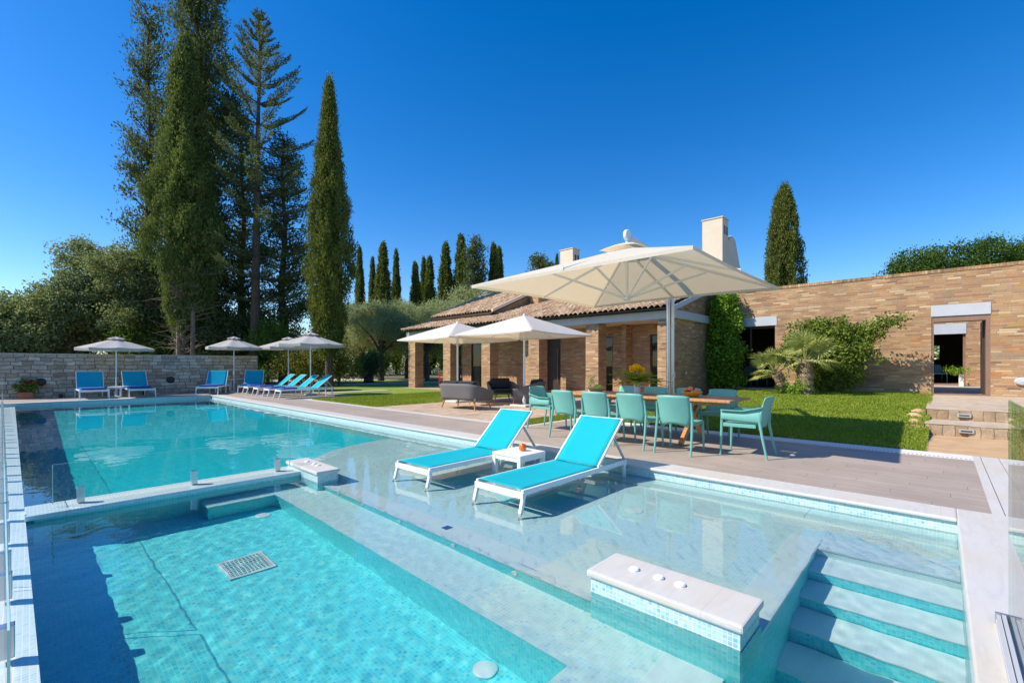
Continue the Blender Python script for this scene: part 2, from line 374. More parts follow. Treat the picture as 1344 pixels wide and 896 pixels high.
    def build(s, name, mat, parent=None, smooth=False, keep_uv=None):
        me = bpy.data.meshes.new(name)
        off = Vector((0, 0, 0)); p = parent
        while p is not None: off += p.location; p = p.parent
        me.from_pydata([tuple(Vector(q) - off) for q in s.v] if parent is not None and not getattr(s, 'local', False) else s.v, [], s.f)
        bm = bmesh.new(); bm.from_mesh(me); bmesh.ops.recalc_face_normals(bm, faces=bm.faces[:])
        lay = bm.loops.layers.uv.new('UVMap')
        o2 = off if parent is not None and not getattr(s, 'local', False) else Vector((0, 0, 0))
        for f in bm.faces:
            n = f.normal; ax = max(range(3), key=lambda i: abs(n[i]) * (1.001 if i == 2 else 1))
            for l in f.loops:
                c = l.vert.co + o2
                l[lay].uv = (c.x, c.y) if ax == 2 else ((c.y, c.z) if ax == 0 else (c.x, c.z))
            f.smooth = smooth
        bm.to_mesh(me); bm.free()
        if smooth:
            try: me.set_sharp_from_angle(angle=R(40))
            except Exception: pass
        me.materials.append(mat)
        o = bpy.data.objects.new(name, me); COL.objects.link(o)
        if parent is not None: o.parent = parent
        return o

def lmb():
    m = MB(); m.local = True; return m
def tag(o, label=None, cat=None, group=None, kind=None):
    if label: o['label'] = label
    if cat: o['category'] = cat
    if group: o['group'] = group
    if kind: o['kind'] = kind
    return o
def thing(name, label, cat, loc=(0, 0, 0), rz=0., group=None):
    o = bpy.data.objects.new(name, None); COL.objects.link(o); o.location = loc; o.rotation_euler = (0, 0, rz)
    o.empty_display_size = .1
    return tag(o, label, cat, group)
def dup(o, parent=None):
    c = o.copy(); COL.objects.link(c)
    if parent is not None: c.parent = parent
    for ch in list(o.children): dup(ch, c)
    return c
def place(o, loc, rz, label, group=None):
    o.location = loc; o.rotation_euler = (0, 0, rz); o['label'] = label
    if group: o['group'] = group
    return o
def struct(name, mb, mat, smooth=False):
    return tag(mb.build(name, mat, smooth=smooth), kind='structure')
def receivers(o):
    o.cycles.is_caustics_receiver = True
    for c in o.children: receivers(c)

# leaf clouds -------------------------------------------------------
def norm(a): return a / np.maximum(np.linalg.norm(a, axis=1, keepdims=True), 1e-9)
def leaf_mesh(name, C, D, L, W, mat, parent=None):
    """diamond shaped leaves: centres C, long axes D, lengths L, widths W"""
    n = len(C); D = norm(D); rnd = rng.normal(size=(n, 3)); S = norm(np.cross(D, rnd))
    L = np.broadcast_to(np.asarray(L, float).reshape(-1, 1), (n, 1)); W = np.broadcast_to(np.asarray(W, float).reshape(-1, 1), (n, 1))
    V = np.empty((n, 4, 3)); V[:, 0] = C - D * L / 2; V[:, 1] = C + S * W / 2; V[:, 2] = C + D * L / 2; V[:, 3] = C - S * W / 2
    me = bpy.data.meshes.new(name); me.vertices.add(4 * n); me.vertices.foreach_set('co', V.astype(np.float32).ravel())
    me.loops.add(4 * n); me.loops.foreach_set('vertex_index', np.arange(4 * n, dtype=np.int32))
    me.polygons.add(n); me.polygons.foreach_set('loop_start', np.arange(0, 4 * n, 4, dtype=np.int32))
    try: me.polygons.foreach_set('loop_total', np.full(n, 4, dtype=np.int32))
    except Exception: pass
    me.update(); me.validate(); me.materials.append(mat)
    o = bpy.data.objects.new(name, me); COL.objects.link(o)
    if parent is not None: o.parent = parent
    return o
def clump(centres, spread, per, up=(0, 0, 1), upw=.5, out=None, outw=.3, rw=.8):
    """leaves scattered about clump centres; returns C, D"""
    n = len(centres); C = np.repeat(centres, per, 0) + rng.normal(size=(n * per, 3)) * np.asarray(spread)
    D = rng.normal(size=(n * per, 3)) * rw + np.asarray(up, float) * upw
    if out is not None: D = D + np.repeat(out, per, 0) * outw
    return C, D

def cypress_cloud(h, rad, z0, nclump, per, lumpy=.16, top=.72, seed=0, bot=.16):
    g = np.random.default_rng(seed)
    t = g.random(nclump) ** .95; ph = g.random(nclump) * 2 * np.pi
    prof = np.minimum(1, (t / bot * .8 + .2)) ** .7 * np.minimum(1, (1 - t) / (1 - bot)) ** top
    f = 1 + lumpy * (np.sin(ph * 3 + t * 9 + seed) * .6 + np.sin(ph * 7 - t * 23 + seed * 2) * .5 + np.sin(ph * 2 + t * 31) * .4)
    rr = rad * prof * f * (.60 + .40 * g.random(nclump) ** .5 + np.where(g.random(nclump) < .06, .2 * g.random(nclump), 0)) + .03
    c = np.stack([rr * np.cos(ph), rr * np.sin(ph), z0 + t * (h - z0)], 1)
    out = np.stack([np.cos(ph), np.sin(ph), np.zeros(nclump)], 1)
    keep = np.sin(ph * 6 + 1.6 * np.sin(t * 15 + seed)) + .7 * np.sin(t * 37 + ph * 3) + .5 * np.sin(t * 71 - ph * 8) > -.75 + .3 * (t > .85) * -3
    return c[keep], out[keep]
def trunk_mesh(name, h, r0, mat, parent, lean=0., n=10, r1=.3):
    m = lmb(); pts = [(lean * (i / n) ** 1.5 + .03 * math.sin(i * 1.7), .03 * math.cos(i * 2.3), h * i / n) for i in range(n + 1)]
    m.tube(pts, [r0 * (1 - (1 - r1) * i / n) * (1.25 if i == 0 else 1) for i in range(n + 1)], 9); return m.build(name, mat, parent, True)

def cypress(px, d, h, rad, label, z0=.8, nclump=1500, per=40, ls=.16, zb=0., seed=1, group=None, mat='cypress_leaf', lumpy=.16, top=.72, name='cypress_tree', bot=.16):
    X, Y = at(px, d); t = thing(name, label, 'cypress', (X, Y, zb), random.random() * 6, group)
    c, out = cypress_cloud(h, rad, z0, nclump, per, lumpy, top, seed, bot)
    C, D = clump(c, (.095 * max(1, rad / 1.4), .095 * max(1, rad / 1.4), .25), per, upw=1.3, out=out, outw=.5, rw=.45)
    # inner mass
    t2 = rng.random(nclump * 6); ph = rng.random(nclump * 6) * 6.28; r2 = rad * .6 * (1 - t2) ** .8 * np.minimum(1, t2 / .08 + .2)
    C2 = np.stack([r2 * np.cos(ph), r2 * np.sin(ph), z0 + t2 * (h - z0)], 1)
    C = np.concatenate([C, C2]); D = np.concatenate([D, rng.normal(size=C2.shape) * .4 + (0, 0, 1)])
    L = np.concatenate([np.full(len(D) - len(C2), ls) * rng.uniform(.6, 1.3, len(D) - len(C2)), np.full(len(C2), ls * 3)])
    leaf_mesh('crown', C, D, L, L * .42, M[mat], t)
    trunk_mesh('trunk', h * .75, max(.12, rad * .16), M['bark'], t)
    return t

def blob_tree(px, d, h, blobs, label, mat, trunk='bark', zb=0., per=34, ls=.14, lw=.5, spread=.22, dens=9., group=None, name='olive_tree', cat='tree', tr=.22, lean=0., upw=.3, trunk_h=None):
    """blobs: list of (x, y, z, rx, ry, rz) relative to the base"""
    X, Y = at(px, d); t = thing(name, label, cat, (X, Y, zb), 0, group)
    cs = []; outs = []
    for (bx, by, bz, rx, ry, rz) in blobs:
        area = 4 * math.pi * ((rx * ry) ** 1.6 / 3 + (rx * rz) ** 1.6 / 3 + (ry * rz) ** 1.6 / 3) ** (1 / 1.6)
        n = int(area * dens); q = norm(rng.normal(size=(n, 3))); k = 1 + .16 * np.sin(q[:, :1] * 9 + bx * 3) + .14 * np.sin(q[:, 2:] * 11 + by)
        rad = (.55 + .5 * rng.random((n, 1)) ** .5) * k
        cs.append(q * rad * (rx, ry, rz) + (bx, by, bz)); outs.append(q)
    c = np.concatenate(cs); out = np.concatenate(outs)
    C, D = clump(c, spread, per, upw=upw, out=out, outw=.5, rw=.7)
    L = ls * rng.uniform(.6, 1.3, len(C)); leaf_mesh('crown', C, D, L, L * lw, M[mat], t)
    m = lmb(); th = trunk_h or h * .4
    m.tube([(lean * (i / 6) ** 1.4, .05 * math.sin(i * 2), th * i / 6) for i in range(7)], [tr * (1.3 - .6 * i / 6) for i in range(7)], 9)
    for (bx, by, bz, rx, ry, rz) in blobs:
        a = Vector((lean, 0, th * .85)); b_ = Vector((bx, by, bz)); mid = a.lerp(b_, .5) + Vector((0, 0, .25 * (b_ - a).length * .4))
        m.tube([a, mid, b_, b_ + (b_ - mid) * .5], [tr * .5, tr * .34, tr * .2, tr * .06], 7)
    m.build('trunk', M[trunk], t, True)
    return t

# ================================================================== SETTING: ground, decks, lawns
m = MB()
far = 400
m.quad((-far, 23, -.03), (far, 23, -.03), (far, far, -.03), (-far, far, -.03))
m.quad((5.5, -far, -.03), (far, -far, -.03), (far, 23, -.03), (5.5, 23, -.03))
m.quad((-far, -far, -.03), (5.5, -far, -.03), (5.5, -3, -.03), (-far, -3, -.03))
m.quad((-far, -3, -.03), (-1, -3, -.03), (-1, 23, -.03), (-far, 23, -.03))
struct('ground', m, M['ground'])
m = MB(); m.box(5.65, 8.62, -.32, 6.2, -.02, 0); m.box(5.65, 6.95, 6.2, 22.8, -.02, 0); m.box(-.9, 9.3, 22.85, 25.3, -.02, 0); m.box(6.95, 9.3, 17.2, 22.85, -.02, 0)
struct('pool_deck', m, M['deck'])
m = MB(); m.box(6.95, 7.16, 6.2, 17.2, -.02, .004); m.box(7.16, 9.3, 17.0, 17.2, -.02, .004); m.box(7.16, 9.05, 6.2, 6.36, -.02, .004)
struct('deck_border', m, M['marble'])
m = MB(); m.box(8.62, 9.05, -.32, 6.2, -.02, .003); struct('drainage_channel', m, M['channel'])
m = MB(); m.box(5.65, 9.05, -.395, -.32, -.02, .002); m.box(5.65, 9.05, -.568, -.402, -.02, .002); m.box(5.65, 9.05, -.78, -.575, -.02, .002); m.box(-1.5, 5.65, -1.6, -.1, -.04, 0, .012); struct('marble_paving', m, M['marble'])
m = MB(); m.box(7.16, 17, 6.9, 12.4, -.02, 0.006); m.box(14.4, 17, 12.4, 22.3, -.02, .006); m.box(9.4, 17, 6.36, 6.9, -.02, .006)
struct('patio_paving', m, M['paver'])
m = MB(); m.box(9.05, 11.4, -6, .2, -.025, 0.001); struct('sandy_path', m, M['sand'])
m = MB()
m.box(9.3, 12.5, 20.2, 20.9, -.02, .01); m.box(8.9, 10.6, 12.5, 14.2, -.02, .012)
m.X = Matrix.Rotation(R(-8), 4, 'Z'); m.box(6, 24, 29.5, 31.2, -.02, .012); m.box(4, 40, 37, 42, -.02, .012); m.X = Matrix.Identity(4)
struct('garden_path', m, M['gravel'])
def lawn_z(x, y):
    t = min(1, max(0, (x - 9.3) / 5.2)); t = t * t * (3 - 2 * t)
    e = min(1, max(0, (5.7 - y) / .8))
    return .38 * t * e + .015 * math.sin(x * 2.1 + y) * t * e
m = MB(); nx, ny = 60, 36
P = [[(9.05 + 9.45 * i / nx, -6 + 12.3 * j / ny, 0) for j in range(ny + 1)] for i in range(nx + 1)]
P = [[(x, y, (lawn_z(x, y) if y > .18 or x > 17 else lawn_z(x, y) - (.03 if x < 11.4 else 0)) + .004) for x, y, _ in r_] for r_ in P]
keep = MB(); keep.grid(P)
# leave out the sandy path and steps strip
keep.f = [f for f in keep.f if not (sum(keep.v[i][1] for i in f) / 4 < .2 and sum(keep.v[i][0] for i in f) / 4 < 18.5 and sum(keep.v[i][1] for i in f) / 4 > -2.3)]
struct('lawn', keep, M['lawn'], True)
m = MB(); m.box(7.16, 14.4, 12.4, 17.0, -.02, 0.002); m.box(9.3, 30, 17.0, 29.5, -.02, -.004); m.box(11, 40, 31.5, 36.5, -.02, .0)
struct('garden_lawn', m, M['lawn'])
# grass blades
def blades(name, n, fx, zf, hmin=.025, hmax=.06):
    xy = fx(n); z = np.array([zf(x, y) for x, y in xy]); hh = rng.uniform(hmin, hmax, len(xy))
    C = np.concatenate([xy, (z + hh * .5)[:, None]], 1); D = rng.normal(size=C.shape) * .35 + (0, 0, 1)
    o = leaf_mesh(name, C, D, hh, hh * .33, M['grass']); return tag(o, kind='stuff')
def f1(n):
    x = 9.06 + 9.3 * rng.random(n) ** 1.5; y = .16 + 6.0 * rng.random(n); return np.stack([x, y], 1)
tag(blades('lawn_grass', 110000, f1, lawn_z), 'mown green grass sloping up from the dining deck to the brick wall', 'grass')
def f2(n): return np.stack([7.18 + 7.2 * rng.random(n), 12.42 + 4.6 * rng.random(n)], 1)
tag(blades('grass', 60000, f2, lambda x, y: 0., .03, .07), 'bright mown grass between the paved patio and the far sun loungers', 'grass')
def f3(n): return np.stack([7.2 + 2.2 * rng.random(n), 6.36 + .55 * rng.random(n)], 1)
m = MB(); m.box(7.16, 9.4, 6.36, 6.9, -.02, .003); struct('turf_strip', m, M['lawn'])
tag(blades('turf_grass', 7000, f3, lambda x, y: 0., .03, .06), 'thin strip of grass between dining deck and brick patio', 'grass')

# ================================================================== POOL
WZ = -.13
pool = thing('swimming_pool', 'turquoise mosaic swimming pool with spa, bench, submerged sun shelf and steps', 'pool', (2.6, 10, -.3))
def pp(name, boxes, mat, bev=0., smooth=False):
    m = MB()
    for b_ in boxes: m.box(*b_, bev)
    return m.build(name, M[mat], pool, smooth)
pp('spa_floor', [(-1.3, 1.97, 1.1, 5.95, -1.2, -.9)], 'water_tinted_mosaic')
m = MB(); m.prism([(1.955, 1.42), (1.955, 5.6), (1.29, 5.6), (1.29, 5.93), (2.45, 5.93), (2.45, 1.1), (-1.3, 1.1), (-1.3, 1.42)], -1., -.482)
m.build('bench_riser', M['water_tinted_mosaic'], pool)
m = MB(); m.prism([(1.945, 1.43), (1.945, 5.59), (1.28, 5.59), (1.28, 5.93), (2.425, 5.93), (2.425, 1.1), (-1.3, 1.1), (-1.3, 1.43)], -.4815, -.47)
m.build('bench', M['pale_mosaic'], pool)
pp('sun_shelf', [(2.43, 5.4, .9, 6.2, -2, -.28), (4.31, 5.4, -.12, .9, -2, -.28)], 'pale_mosaic')
pp('shelf_riser', [(2.42, 2.43, 1.59, 5.95, -.9, -.29), (2.44, 5.2, 6.2, 6.21, -1.6, -.29)], 'teal_tinted_mosaic')
pp('shelf_edge', [(2.405, 2.66, 1.59, 5.40, -.30, -.272), (2.73, 4.52, .71, .93, -.31, -.272), (4.29, 4.63, -.1, .71, -.31, -.272)], 'wet_marble', .006)
m = MB(); arc = [(5.3, 6.21)] + [(5.0 - 2.3 * math.sin(a), 6.21 + 1.9 * math.cos(a)) for a in [i * math.pi / 2 / 16 for i in range(17)]]
m.prism([(5.3, 6.21), (5.3, 8.11)] + arc[1:], -1.9, -.62); m.build('corner_step', M['pale_mosaic'], pool)
pp('stair_wall', [(2.72, 4.33, .72, .905, -2, -.31), (2.395, 2.73, .71, 1.58, -2, -.15)], 'water_tinted_mosaic')
pp('bench_end_wall', [(-1.3, 2.69, .80, 1.1, -1.3, -.484)], 'teal_tinted_mosaic')
pp('bench_end_edge', [(-1.3, 2.70, .79, 1.102, -.484, -.468)], 'wet_marble', .005)
zs = [-.45, -.62, -.79, -.96]; xe = [3.98, 3.68, 3.38, 3.06]
for i in range(4):
    x1 = [4.31, 3.98, 3.68, 3.38][i]
    st = pp('step', [(xe[i] + .01, x1 + .02, -.12, .73, -2, zs[i] - .02)], 'water_tinted_mosaic')
    mm = MB(); mm.box(xe[i], x1, -.11, .722, zs[i] - .02, zs[i], .004); mm.build('tread', M['wet_marble'], st)
pp('stair_floor', [(-1.3, 3.08, -.12, .82, -2, -1.13)], 'water_tinted_mosaic')
m = MB()
m.add([(-1.3, 6.25, -.95), (5.4, 6.25, -.95), (5.4, 12, -1.25), (-1.3, 12, -1.25), (5.4, 22.6, -1.9), (-1.3, 22.6, -1.9)], [(0, 1, 2, 3), (3, 2, 4, 5)])
m.build('pool_floor', M['deep_tinted_mosaic'], pool)
pp('pool_wall', [(5.3, 5.62, -.4, 22.8, -2.2, -.032), (-1.35, 5.3, -.35, -.1, -2.2, -.032), (-1.5, -1.3, -1, 22.8, -2.2, -.12), (-1.3, 5.6, 22.5, 22.8, -2.2, -.032)], 'rim_mosaic')
pp('wall_ledge', [(4.99, 5.31, .93, 22.5, -2.2, -.19), (4.99, 5.31, -.1, .93, -2.2, -.19)], 'pale_mosaic', .01)
pp('coping', [(5.27, 5.65, -.1, 22.85, -.034, .0)], 'marble', .012)
pp('end_coping', [(-.9, 5.27, 22.47, 22.85, -.034, 0)], 'marble', .012)
m = MB(); m.prism([(.05, 2.0), (-.33, 22.5), (-1.3, 22.5), (-1.3, -1), (.10, -1)], -.124, -.116); m.build('overflow_ledge', M['ledge_mosaic'], pool)
pp('dividing_wall', [(.03, 2.36, 5.9, 6.3, -2, -.115)], 'water_tinted_mosaic')
pp('dividing_wall_top', [(-.03, 2.36, 5.885, 6.315, -.115, -.07)], 'ledge_mosaic', .006)
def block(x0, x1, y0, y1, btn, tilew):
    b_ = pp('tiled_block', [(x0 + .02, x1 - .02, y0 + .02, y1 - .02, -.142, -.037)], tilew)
    mm = MB(); mm.box(x0 + .02, x1 - .02, y0 + .02, y1 - .02, -1.2, -.142); mm.build('brightened_block_foot', M['water_tinted_mosaic'], b_)  # same tile as above; brighter aqua stands in for light scattered under water
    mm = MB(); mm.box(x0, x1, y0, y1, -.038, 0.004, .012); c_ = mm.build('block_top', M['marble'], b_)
    for (bx, by) in btn:
        mm = MB(); mm.lathe([(.0, .0), (.030, .0), (.030, .008), (.024, .014), (.0, .016)], 20, (bx, by, .004)); mm.build('air_button', M['white_plastic'], b_, True)
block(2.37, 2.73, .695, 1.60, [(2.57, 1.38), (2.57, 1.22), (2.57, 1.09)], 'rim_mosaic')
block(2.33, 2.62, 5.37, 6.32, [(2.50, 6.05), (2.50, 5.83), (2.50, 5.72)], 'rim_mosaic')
for y in (5.0, 4.45, 3.75, 2.95, 2.25):
    m = MB(); m.X = Matrix.Translation((2.419, y, -.38)) @ Matrix.Rotation(-math.pi / 2, 4, 'Y'); m.lathe([(0, 0), (.028, 0), (.028, .008), (.014, .012), (.012, .004), (0, .004)], 18)
    m.build('spa_jet', M['white_plastic'], pool, True)
for (x, y, r_) in ((1.86, 1.97, .075), (1.74, 5.35, .075)):
    m = MB(); m.lathe([(0, .0), (r_, .0), (r_, .012), (r_ * .8, .02), (0, .022)], 28, (x, y, -.9)); l_ = m.build('floor_light', M['white_plastic'], pool, True)
m = MB(); m.lathe([(0, 0), (.085, 0), (.085, .008), (.06, .012), (0, .012)], 28, (4.13, 2.22, -.28)); m.build('shelf_drain', M['white_plastic'], pool, True)
m = MB(); m.box(1.09, 1.42, 4.10, 4.42, -.9, -.892); gr_ = m.build('floor_grate', M['teal_tinted_mosaic'], pool)
m = MB()
for k in range(2): m.box(1.08 + k * .33, 1.10 + k * .33, 4.08, 4.44, -.9, -.88); m.box(1.10, 1.41, 4.08 + k * .34, 4.10 + k * .34, -.9, -.88)
for k in range(11):
    m.bar((1.10, 4.11 + k * .03, -.884), (1.41, 4.11 + k * .03, -.884), .007, .006)
    m.bar((1.11 + k * .029, 4.10, -.882), (1.11 + k * .029, 4.42, -.882), .007, .006)
m.build('grate_bars', M['white_plastic'], gr_)
# a small sticker on the shelf edge
m = MB(); m.box(2.52, 2.60, 3.17, 3.25, -.272, -.2705); m.build('depth_plaque', M['navy'], pool)
receivers(pool)

# water ------------------------------------------------------------
W_ = []
random.seed(5)
for i in range(44):
    Lw = random.choice([random.uniform(.07, .15), random.uniform(.08, .18), random.uniform(.14, .35), random.uniform(.3, .9)]); k = 2 * math.pi / Lw; a = random.uniform(0, 6.283)
    W_.append((Lw, k * math.cos(a), k * math.sin(a), random.uniform(0, 6.28)))
xs = np.concatenate([np.arange(-1.25, -.05, .1), np.arange(-.05, 5.5, .021)]); ys = [-.12]
while ys[-1] < 24.2: ys.append(ys[-1] + .021 + max(0, ys[-1] - 6) * .005)
ys = np.array(ys); XX, YY = np.meshgrid(xs, ys)
ZZ = np.zeros_like(XX)
for Lw, kx, ky, p in W_:
    fade = np.clip((Lw - (.08 + np.maximum(0, YY - 6) * .012)) / .05 + .6, 0, 1)
    ZZ += (Lw * .00044 + (.00003 if Lw < .2 else 0)) * np.sin(kx * XX + ky * YY + p + .8 * np.sin(.9 * XX + 1.3 * YY)) * fade
amp = np.where((XX < 2.35) & (YY < 5.95), .62, np.where((YY < .75), .72, np.where(YY < 6.3, .13, .38)))
ZZ = ZZ * np.where(XX < -.02, .15, amp) + WZ
nyy, nxx = XX.shape
V = np.stack([XX.ravel(), YY.ravel(), ZZ.ravel()], 1)
idx = np.arange(nyy * nxx).reshape(nyy, nxx)
Fq = np.stack([idx[:-1, :-1].ravel(), idx[:-1, 1:].ravel(), idx[1:, 1:].ravel(), idx[1:, :-1].ravel()], 1)
me = bpy.data.meshes.new('pool_water'); me.from_pydata(V.tolist(), [], Fq.tolist()); me.shade_smooth(); me.materials.append(M['water'])
water = bpy.data.objects.new('pool_water', me); COL.objects.link(water); tag(water, kind='structure')
water.cycles.is_caustics_caster = True

# ================================================================== GLASS FENCES
def glass_panel(p0, p1, z0, z1, label, spig=(), name='glass_fence', group=None, th=.012, rail=False):
    x, y = (p0[0] + p1[0]) / 2, (p0[1] + p1[1]) / 2
    t = thing(name, label, 'glass fence', (x, y, z0), 0, group)
    m = MB(); m.bar((p0[0], p0[1], (z0 + z1) / 2), (p1[0], p1[1], (z0 + z1) / 2), th, z1 - z0); m.build('pane', M['glass'], t)
    m = MB()
    m.bar((p0[0], p0[1], z1 + .001), (p1[0], p1[1], z1 + .001), .006, .002)
    for q in (p0, p1): m.bar((q[0], q[1], z0), (q[0], q[1], z1), .002, .007)
    m.build('glass_edge', M['glass_edge'], t)
    for k in spig:
        q = (p0[0] + (p1[0] - p0[0]) * k, p0[1] + (p1[1] - p0[1]) * k)
        m = MB(); m.box(q[0] - .028, q[0] + .028, q[1] - .028, q[1] + .028, z0 - .02, z0 + .13, .004); m.build('clamp_post', M['steel'], t)
    return t
g1 = glass_panel((.15, 6.1), (2.30, 6.1), -.04, .33, 'low clear glass panel standing on the wall between spa and main pool', (.09, .52, .93))
fl = lambda y: -.15 - .028 * (y - 5.9)
ycur = 2.14; i = 0
names = ['nearest', 'second', 'third', 'fourth', 'fifth', 'sixth', 'seventh', 'eighth', 'ninth', 'tenth', 'eleventh', 'twelfth', 'thirteenth', 'fourteenth']
while ycur < 21.5:
    y1 = ycur + 2.06
    glass_panel((fl(ycur + .03), ycur + .03), (fl(y1 - .03), y1 - .03), -.07, .42 if i < 9 else 1.0, f'{names[i]} clear glass fence panel on the overflow ledge, counted from the camera', (.1, .5, .9), group='glass fence along the left pool edge')
    ycur = y1; i += 1
gr = glass_panel((3.26, -.245), (.9, -.245), .03, 1.10, 'tall clear glass panel in a metal channel at the right pool edge')
m = MB()
for k, (a, b_) in enumerate(((-.30, -.282), (-.277, -.262), (-.232, -.218), (-.214, -.2))): m.box(.9, 3.27, a, b_, -.01, .05 - .006 * (k % 2))
m.box(.9, 3.268, -.303, -.197, -.012, .02)
m.build('floor_channel', M['beam_grey'], gr)
m = MB(); m.box(3.262, 3.275, -.305, -.195, -.01, .055); m.build('channel_cap', M['steel'], gr)

# ================================================================== SUN LOUNGERS
def make_lounger(L=1.95, W=.68, H=.36, hinge=1.33, ang=42, far=False, cushion=False):
    t = thing('sun_lounger', 'x', 'sun lounger')
    hw = W / 2; m = lmb()
    for s_ in (-1, 1):
        m.bar((.0, s_ * (hw - .02), H - .028), (L, s_ * (hw - .02), H - .028), .03, .056, .006)
    m.bar((.0, -hw, H - .055), (0.0, hw, H - .055), .03, .06, .004)
    m.bar((L - .02, -hw, H - .05), (L - .02, hw, H - .05), .03, .05, .004)
    for x in (.6, hinge): m.bar((x, -hw + .03, H - .06), (x, hw - .03, H - .06), .025, .025)
    m.build('frame', M['white_metal'], t)
    for x, dx in ((.03, -.10), (L - .06, .05)):
        for s_ in (-1, 1):
            mm = lmb(); mm.bar((x + dx, s_ * (hw - .015), 0), (x, s_ * (hw - .018), H - .01), .036, .034, .004); mm.build('leg', M['white_metal'], t)
    P = []
    for i in range(21):
        x = .02 + (hinge - .02) * i / 20
        P.append([(x, (hw - .035) * v, H + .004 - .018 * (1 - v * v) * math.sin(math.pi * i / 20) ** .5) for v in [-1 + j / 4 for j in range(9)]])
    mm = lmb(); mm.grid(P); o = mm.build('seat_sling', M['sling_far' if far else 'sling'], t, True)
    sm = o.modifiers.new('s', 'SOLIDIFY'); sm.thickness = .004
    ca, sa = math.cos(R(ang)), math.sin(R(ang)); BL = .76
    P = [[(hinge + BL * i / 12 * ca, (hw - .04) * v, H + .006 + BL * i / 12 * sa - .02 * (1 - v * v) * math.sin(math.pi * i / 12) ** .6) for v in [-1 + j / 4 for j in range(9)]] for i in range(13)]
    mm = lmb(); mm.grid(P); o = mm.build('back_sling', M['sling_far' if far else 'sling'], t, True)
    sm = o.modifiers.new('s', 'SOLIDIFY'); sm.thickness = .004
    mm = lmb()
    for s_ in (-1, 1): mm.bar((hinge, s_ * (hw - .03), H), (hinge + BL * ca, s_ * (hw - .03), H + BL * sa), .022, .028, .003)
    mm.bar((hinge + BL * ca, -hw + .03, H + BL * sa), (hinge + BL * ca, hw - .03, H + BL * sa), .02, .02)
    mm.build('back_frame', M['white_metal'], t)
    mm = lmb()
    for s_ in (-1, 1): mm.bar((hinge + .5 * ca, s_ * (hw - .05), H + .5 * sa - .02), (hinge + .66, s_ * (hw - .05), H - .03), .015, .03)
    mm.bar((hinge + .66, -hw + .05, H - .03), (hinge + .66, hw - .05, H - .03), .015, .02)
    mm.build('back_prop', M['grey_metal'], t)
    if cushion:
        mm = lmb(); mm.box(.12, hinge - .1, -hw + .07, hw - .07, H + .005, H + .055, .02); mm.build('seat_cushion', M['navy'], t, True)
    return t
l2 = make_lounger(); place(l2, (3.22, 3.22, -.28), 0, 'turquoise sling sun lounger in the shallow water, the nearer one of the pair')
l1 = dup(l2); place(l1, (3.16, 4.62, -.28), R(1.5), 'turquoise sling sun lounger standing in the shallow water beyond the white side table')
receivers(l1); receivers(l2)
def make_table(w=.5, h=.42):
    t = thing('side_table', 'x', 'side table')
    m = lmb(); m.box(-w / 2, w / 2, -w / 2, w / 2, h - .035, h, .008); m.build('table_top', M['white_plastic'], t)
    for a in (-1, 1):
        for b_ in (-1, 1):
            m = lmb(); x, y = a * (w / 2 - .03), b_ * (w / 2 - .03)
            m.prism([(x - .026, y - .026), (x + .026, y - .026), (x + .026, y + .026), (x - .026, y + .026)], 0, h - .035); m.build('leg', M['white_plastic'], t)
    m = lmb()
    for a in (-1, 1):
        m.box(-w / 2 + .056, w / 2 - .056, a * (w / 2 - .02) - .012, a * (w / 2 - .02) + .012, h - .085, h - .035); m.box(a * (w / 2 - .02) - .012, a * (w / 2 - .02) + .012, -w / 2 + .056, w / 2 - .056, h - .085, h - .035)
    m.build('apron', M['white_plastic'], t); return t
st = make_table(); place(st, (4.42, 4.04, -.28), 0, 'white plastic side table with orange candle glass, standing in the water between two loungers'); receivers(st)
cg = thing('candle_glass', 'small round orange candle glass on the white table in the pool', 'candle', (4.47, 4.02, .141))
m = lmb(); m.lathe([(.03, 0), (.047, .015), (.052, .045), (.045, .075), (.036, .088), (.032, .086), (.04, .06), (.03, .02)], 20); m.build('glass_cup', M['candle'], cg, True)
m = lmb(); m.lathe([(0, .02), (.028, .02), (.03, .05), (0, .052)], 12); m.build('wax', M['peach'], cg, True)

farl = make_lounger(far=True, cushion=True, ang=60, W=.84, L=1.8, hinge=1.2)
GL = 'far sun loungers at the end of the pool'
def face(dr, dd):
    x, y = rd(dr, dd); return math.atan2(y, x)
spots = [  # px of foot end, depth, head direction (r,d)
    ((124, 16.95), (-.74, .67), 'far lounger leftmost by the stone wall, back raised, with navy seat pad'),
    ((187, 17.9), (-.76, .65), 'far lounger facing the pool just right of the left parasol'),
    ((272, 19.4), (-.31, .95), 'far lounger left of the small table by the right end of the stone wall'),
    ((326, 20.3), (-.35, .94), 'far lounger right of the small table by the end of the stone wall')]
for i, ((px, d), (dr, dd), lab) in enumerate(spots):
    o = farl if i == 0 else dup(farl); X, Y = at(px, d); place(o, (X, Y, 0), face(dr, dd), lab, GL)
sunl = make_lounger(far=False, cushion=False, ang=40, W=.68)
mm = lmb(); mm.box(.1, .62, -.27, .27, .365, .42, .02); mm.build('seat_cushion', M['navy'], sunl, True)
for i, (X, Y, lab) in enumerate(((6.42, 18.15, 'front lounger of the row of four beside the lawn, nearest the camera'), (6.42, 19.35, 'second of the four turquoise loungers in a row beside the lawn'), (6.42, 20.6, 'third of the four turquoise loungers in a row, under the parasol'), (6.42, 21.85, 'rearmost of the four turquoise loungers in a row near the stone wall'))):
    o = sunl if i == 0 else dup(sunl); place(o, (X, Y, 0), R(-3), lab, 'row of four loungers beside the lawn')
for (px, d, lab) in ((156, 18.2, 'small white side table under the left parasol between two loungers'), (293, 21.2, 'small white side table under the middle parasol by the stone wall')):
    o = dup(st); X, Y = at(px, d); place(o, (X, Y, 0), R(-40), lab, 'far side tables')

